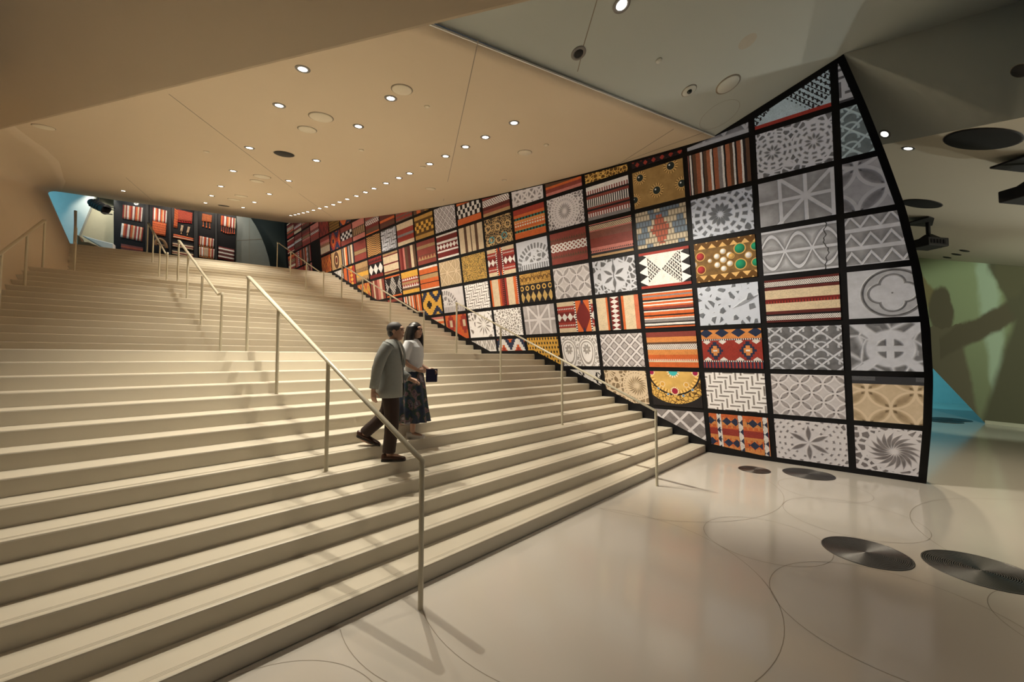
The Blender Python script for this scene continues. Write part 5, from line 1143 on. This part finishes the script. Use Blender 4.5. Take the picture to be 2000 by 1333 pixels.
HAIRG = simple('hair_grey', (.06, .055, .055), .6, var=.4, scale=60); HAIRB = simple('hair_black', (.010, .008, .008), .38, var=.4, scale=60); TOP = simple('top_white', (.66, .67, .70), .8, var=.04, scale=20); SNEAK = simple('sneaker_white', (.58, .54, .50), .6); SOLW = simple('sole_white', (.62, .58, .53), .6); BAG = simple('clutch_navy', (.020, .018, .060), .45)
def folds(o, amt=.012, sc=.16):
    t = bpy.data.textures.new('folds', 'CLOUDS'); t.noise_scale = sc; d = o.modifiers.new('folds', 'DISPLACE'); d.texture = t; d.strength = amt; d.mid_level = .5; return o
# ---- man
PM = V3(2.47, 4.56, .75); HM = math.atan2(-.66, .75)
man = empty('person', PM, HM); tag(man, 'man in a grey blazer and dark trousers stepping down the stairs', 'person')
bd = MB(); HC = (.055, 0, 1.575)
loft(bd, [((0, 0, .84), .10, .15), ((0, 0, .95), .115, .165), ((.0, 0, 1.08), .10, .145), ((.01, 0, 1.22), .115, .16), ((.01, 0, 1.34), .11, .175), ((.01, 0, 1.41), .085, .16), ((.015, 0, 1.45), .055, .08)])
limb(bd, [(.012, 0, 1.40), (.025, 0, 1.47), (.045, 0, 1.56)], [.065, .055, .052])
limb(bd, [(0, -.085, .93), (.035, -.095, .50), (.0, -.09, .09)], [.085, .058, .040]); limb(bd, [(0, .085, .93), (-.08, .10, .56), (-.36, .10, .27)], [.085, .058, .040])
limb(bd, [(0, -.17, 1.39), (-.10, -.245, 1.12), (-.15, -.235, .86)], [.050, .040, .028]); limb(bd, [(0, .17, 1.39), (-.01, .25, 1.12), (.20, .20, .97)], [.050, .040, .028])
hand(bd, (-.15, -.235, .86), (.05, 0, -1), (.5, .8, 0), (.9, -.3, 0), .5); hand(bd, (.20, .20, .97), (.9, -.1, -.35), (0, -.6, -.5), (.2, -.8, .4), .6)
limb(bd, [(-.02, -.09, .06), (.10, -.09, .045), (.16, -.09, .03)], [.04, .035, .025]); limb(bd, [(-.37, .10, .25), (-.28, .10, .20), (-.23, .10, .18)], [.04, .035, .025])
head(bd, HC, (.995, -.10, 0)); o = fuse(bd.build('body', SKIN, man)); eyes(HC, (.995, -.10, 0), 1.0, man, EYE, LIP)
tr = MB(); loft(tr, [((0, 0, .80), .115, .165), ((0, 0, .90), .13, .18), ((0, 0, 1.00), .12, .17)])
limb(tr, [(0, -.088, .92), (.038, -.098, .50), (.005, -.092, .10)], [.115, .085, .078]); limb(tr, [(0, .088, .92), (-.08, .10, .56), (-.34, .10, .30)], [.115, .085, .075]); fuse(folds(tr.build('trousers', TROU, man), .01, .12), .009, 4)
sh = MB(); loft(sh, [((.012, 0, .93), .128, .165), ((.012, 0, 1.10), .122, .16), ((.012, 0, 1.30), .13, .17), ((.015, 0, 1.42), .09, .12), ((.02, 0, 1.47), .064, .07)]); sh.build('shirt', SHIRT, man)
jk = MB(); loft(jk, [((-.005, 0, .765), .165, .215), ((-.005, 0, .86), .165, .215), ((0, 0, 1.02), .150, .195), ((.0, 0, 1.18), .152, .200), ((.0, 0, 1.32), .148, .215), ((.0, 0, 1.40), .122, .205), ((.005, 0, 1.45), .085, .13), ((.01, 0, 1.475), .070, .085)], 40, math.radians(16), math.radians(344))
limb(jk, [(0, -.175, 1.395), (-.06, -.235, 1.26), (-.10, -.252, 1.12), (-.145, -.24, .885)], [.078, .070, .064, .052]); limb(jk, [(0, .175, 1.395), (-.01, .235, 1.26), (-.01, .255, 1.12), (.17, .205, .985)], [.078, .070, .064, .052])
o = folds(jk.build('blazer', JACK, man), .014, .10); s_ = o.modifiers.new('t', 'SOLIDIFY'); s_.thickness = .008
lp = MB()
for q in (-1, 1): lp.prism([(.148, q * .045, 1.12), (.135, q * .055, 1.30), (.10, q * .075, 1.43), (.075, q * .09, 1.465), (.128, q * .115, 1.36), (.150, q * .10, 1.27)], (.012, 0, 0))
lp.build('lapel', JACK, man, bevel=.004)
hb = MB(); hb.sphere((HC[0] - .020, 0, HC[2] + .038), .100, .083, .084, 22, 14); hb.sphere((HC[0] - .052, 0, HC[2] - .012), .055, .068, .07, 16, 10); hb.build('hair', HAIRG, man)
shoe('shoe', (0, -.09, 0), (1, 0, 0), SHO, SOLE, man); shoe('shoe', (-.35, .10, .15), (1, 0, 0), SHO, SOLE, man, pitch=.45)
# ---- woman
PW = V3(2.97, 4.90, .90); HW = math.atan2(-.74, .66)
wom = empty('person', PW, HW); tag(wom, 'woman in a white top and long dark patterned skirt holding a navy clutch', 'person')
bd = MB(); HC = (.05, 0, 1.475); FD = (.93, -.36, 0)
loft(bd, [((0, 0, .80), .10, .15), ((0, 0, .90), .105, .155), ((.0, 0, 1.0), .085, .125), ((.01, 0, 1.13), .105, .135), ((.012, 0, 1.24), .10, .15), ((.01, 0, 1.32), .072, .14), ((.015, 0, 1.355), .045, .065)])
limb(bd, [(.012, 0, 1.32), (.022, 0, 1.38), (.04, 0, 1.46)], [.052, .045, .045])
limb(bd, [(0, -.08, .88), (.05, -.085, .48), (.04, -.085, .09)], [.08, .055, .035]); limb(bd, [(0, .08, .88), (-.05, .085, .52), (-.24, .085, .22)], [.08, .055, .035])
limb(bd, [(0, -.145, 1.30), (-.045, -.20, 1.06), (.12, -.15, .93)], [.042, .034, .024]); limb(bd, [(0, .145, 1.30), (.0, .20, 1.06), (.20, .16, .92)], [.042, .034, .024])
hand(bd, (.12, -.15, .93), (.8, .45, -.1), (-.3, .8, -.2), (.1, .0, 1), .7, .9); hand(bd, (.20, .16, .92), (.95, -.1, -.25), (0, -.8, -.2), (.1, -.2, 1), .6, .9)
limb(bd, [(.03, -.085, .06), (.13, -.085, .04), (.18, -.085, .03)], [.035, .03, .022]); limb(bd, [(-.25, .085, .20), (-.16, .085, .18), (-.12, .085, .17)], [.035, .03, .022])
head(bd, HC, FD, .95); fuse(bd.build('body', SKIN, wom)); eyes(HC, FD, .95, wom, EYE, LIP)
tp = MB(); loft(tp, [((.005, 0, .90), .135, .18), ((.005, 0, .97), .13, .172), ((.012, 0, 1.12), .145, .172), ((.015, 0, 1.24), .135, .178), ((.01, 0, 1.32), .092, .168), ((.012, 0, 1.36), .062, .10)])
limb(tp, [(0, -.145, 1.31), (-.03, -.195, 1.18), (-.045, -.215, 1.08)], [.066, .066, .062]); limb(tp, [(0, .145, 1.31), (0, .195, 1.18), (.0, .215, 1.08)], [.066, .066, .062])
fuse(folds(tp.build('top', TOP, wom), .012, .09), .008, 4)
m, b = new_mat('skirt_floral'); tcn = NT.t.nodes.new('ShaderNodeTexCoord'); ov = S(tcn.outputs['Object']); a = noise(ov, 7.0, 3.0); c = ramp(clampf((a - .28) * 2.2), [(0, (.012, .016, .035)), (.35, (.020, .035, .075)), (.5, (.018, .045, .030)), (.62, (.22, .13, .15)), (.72, (.03, .03, .05)), (.85, (.30, .28, .32))], False)
put_col(b.inputs['Base Color'], c); b.inputs['Roughness'].default_value = .75
sk = MB(); V = []; Fc = []; n = 72; SEC = [(.95, .118, .158, 0), (.88, .15, .19, .004), (.70, .175, .205, .010), (.45, .20, .215, .016), (.22, .225, .23, .022)]
for (z, rx, ry, am) in SEC:
    for j in range(n):
        t = 2 * math.pi * j / n; w_ = 1 + am / .2 * math.sin(t * 11 + z * 3); V.append((.0 + (.95 - z) * .03 + rx * w_ * math.cos(t), ry * w_ * math.sin(t), z))
for i in range(len(SEC) - 1):
    for j in range(n): Fc.append((i * n + j, i * n + (j + 1) % n, (i + 1) * n + (j + 1) % n, (i + 1) * n + j))
sk.add(V, Fc, True); o = sk.build('skirt', m, wom); s_ = o.modifiers.new('t', 'SOLIDIFY'); s_.thickness = .006
MB().lathe([(.160, -.02), (.165, -.02), (.165, .02), (.160, .02)], C=(0, 0, .94), n=30, closed=True).build('waistband', m, wom).scale = (.78, 1, 1)
hf = V3(*FD); hs = np.cross([0, 0, 1], hf); c = V3(*HC)
hb = MB(); cc = c - hf * .020 + V3(0, 0, .035); hb.sphere(cc, .098, .094, .092, 22, 14)
for q in np.linspace(-1, 1, 9):
    a_ = q * 1.75; dd = -hf * math.cos(a_) + hs * math.sin(a_); s0 = cc + dd * .072; hb.tube(dense([s0 + V3(0, 0, .02), s0 + dd * .030 - V3(0, 0, .11), s0 + dd * .040 - V3(0, 0, .23), s0 + dd * .020 + hf * .02 - V3(0, 0, .34)], [.040, .046, .042, .020])[0], dense([s0, s0 + dd, s0 + 2 * dd, s0 + 3 * dd], [.040, .046, .042, .020])[1], 10)
fuse(hb.build('hair', HAIRB, wom), .009, 5)
shoe('shoe', (.03, -.085, 0), (1, .1, 0), SNEAK, SOLW, wom, L=.255, w=.043, h=.085); shoe('shoe', (-.24, .085, .15), (1, 0, 0), SNEAK, SOLW, wom, L=.255, w=.043, h=.085, pitch=.35)
P = PW + V3(math.cos(HW), math.sin(HW), 0) * .235 + V3(-math.sin(HW), math.cos(HW), 0) * .14 + V3(0, 0, .85)
bag = empty('clutch_bag', P, HW + .35); tag(bag, 'navy clutch held in front by the woman in the skirt', 'bag')
MB().box(-.075, .085, -.018, .018, -.10, .085).build('pouch', BAG, bag, bevel=.012); MB().box(-.077, .087, -.024, -.017, -.005, .088).build('flap', BAG, bag, bevel=.004)
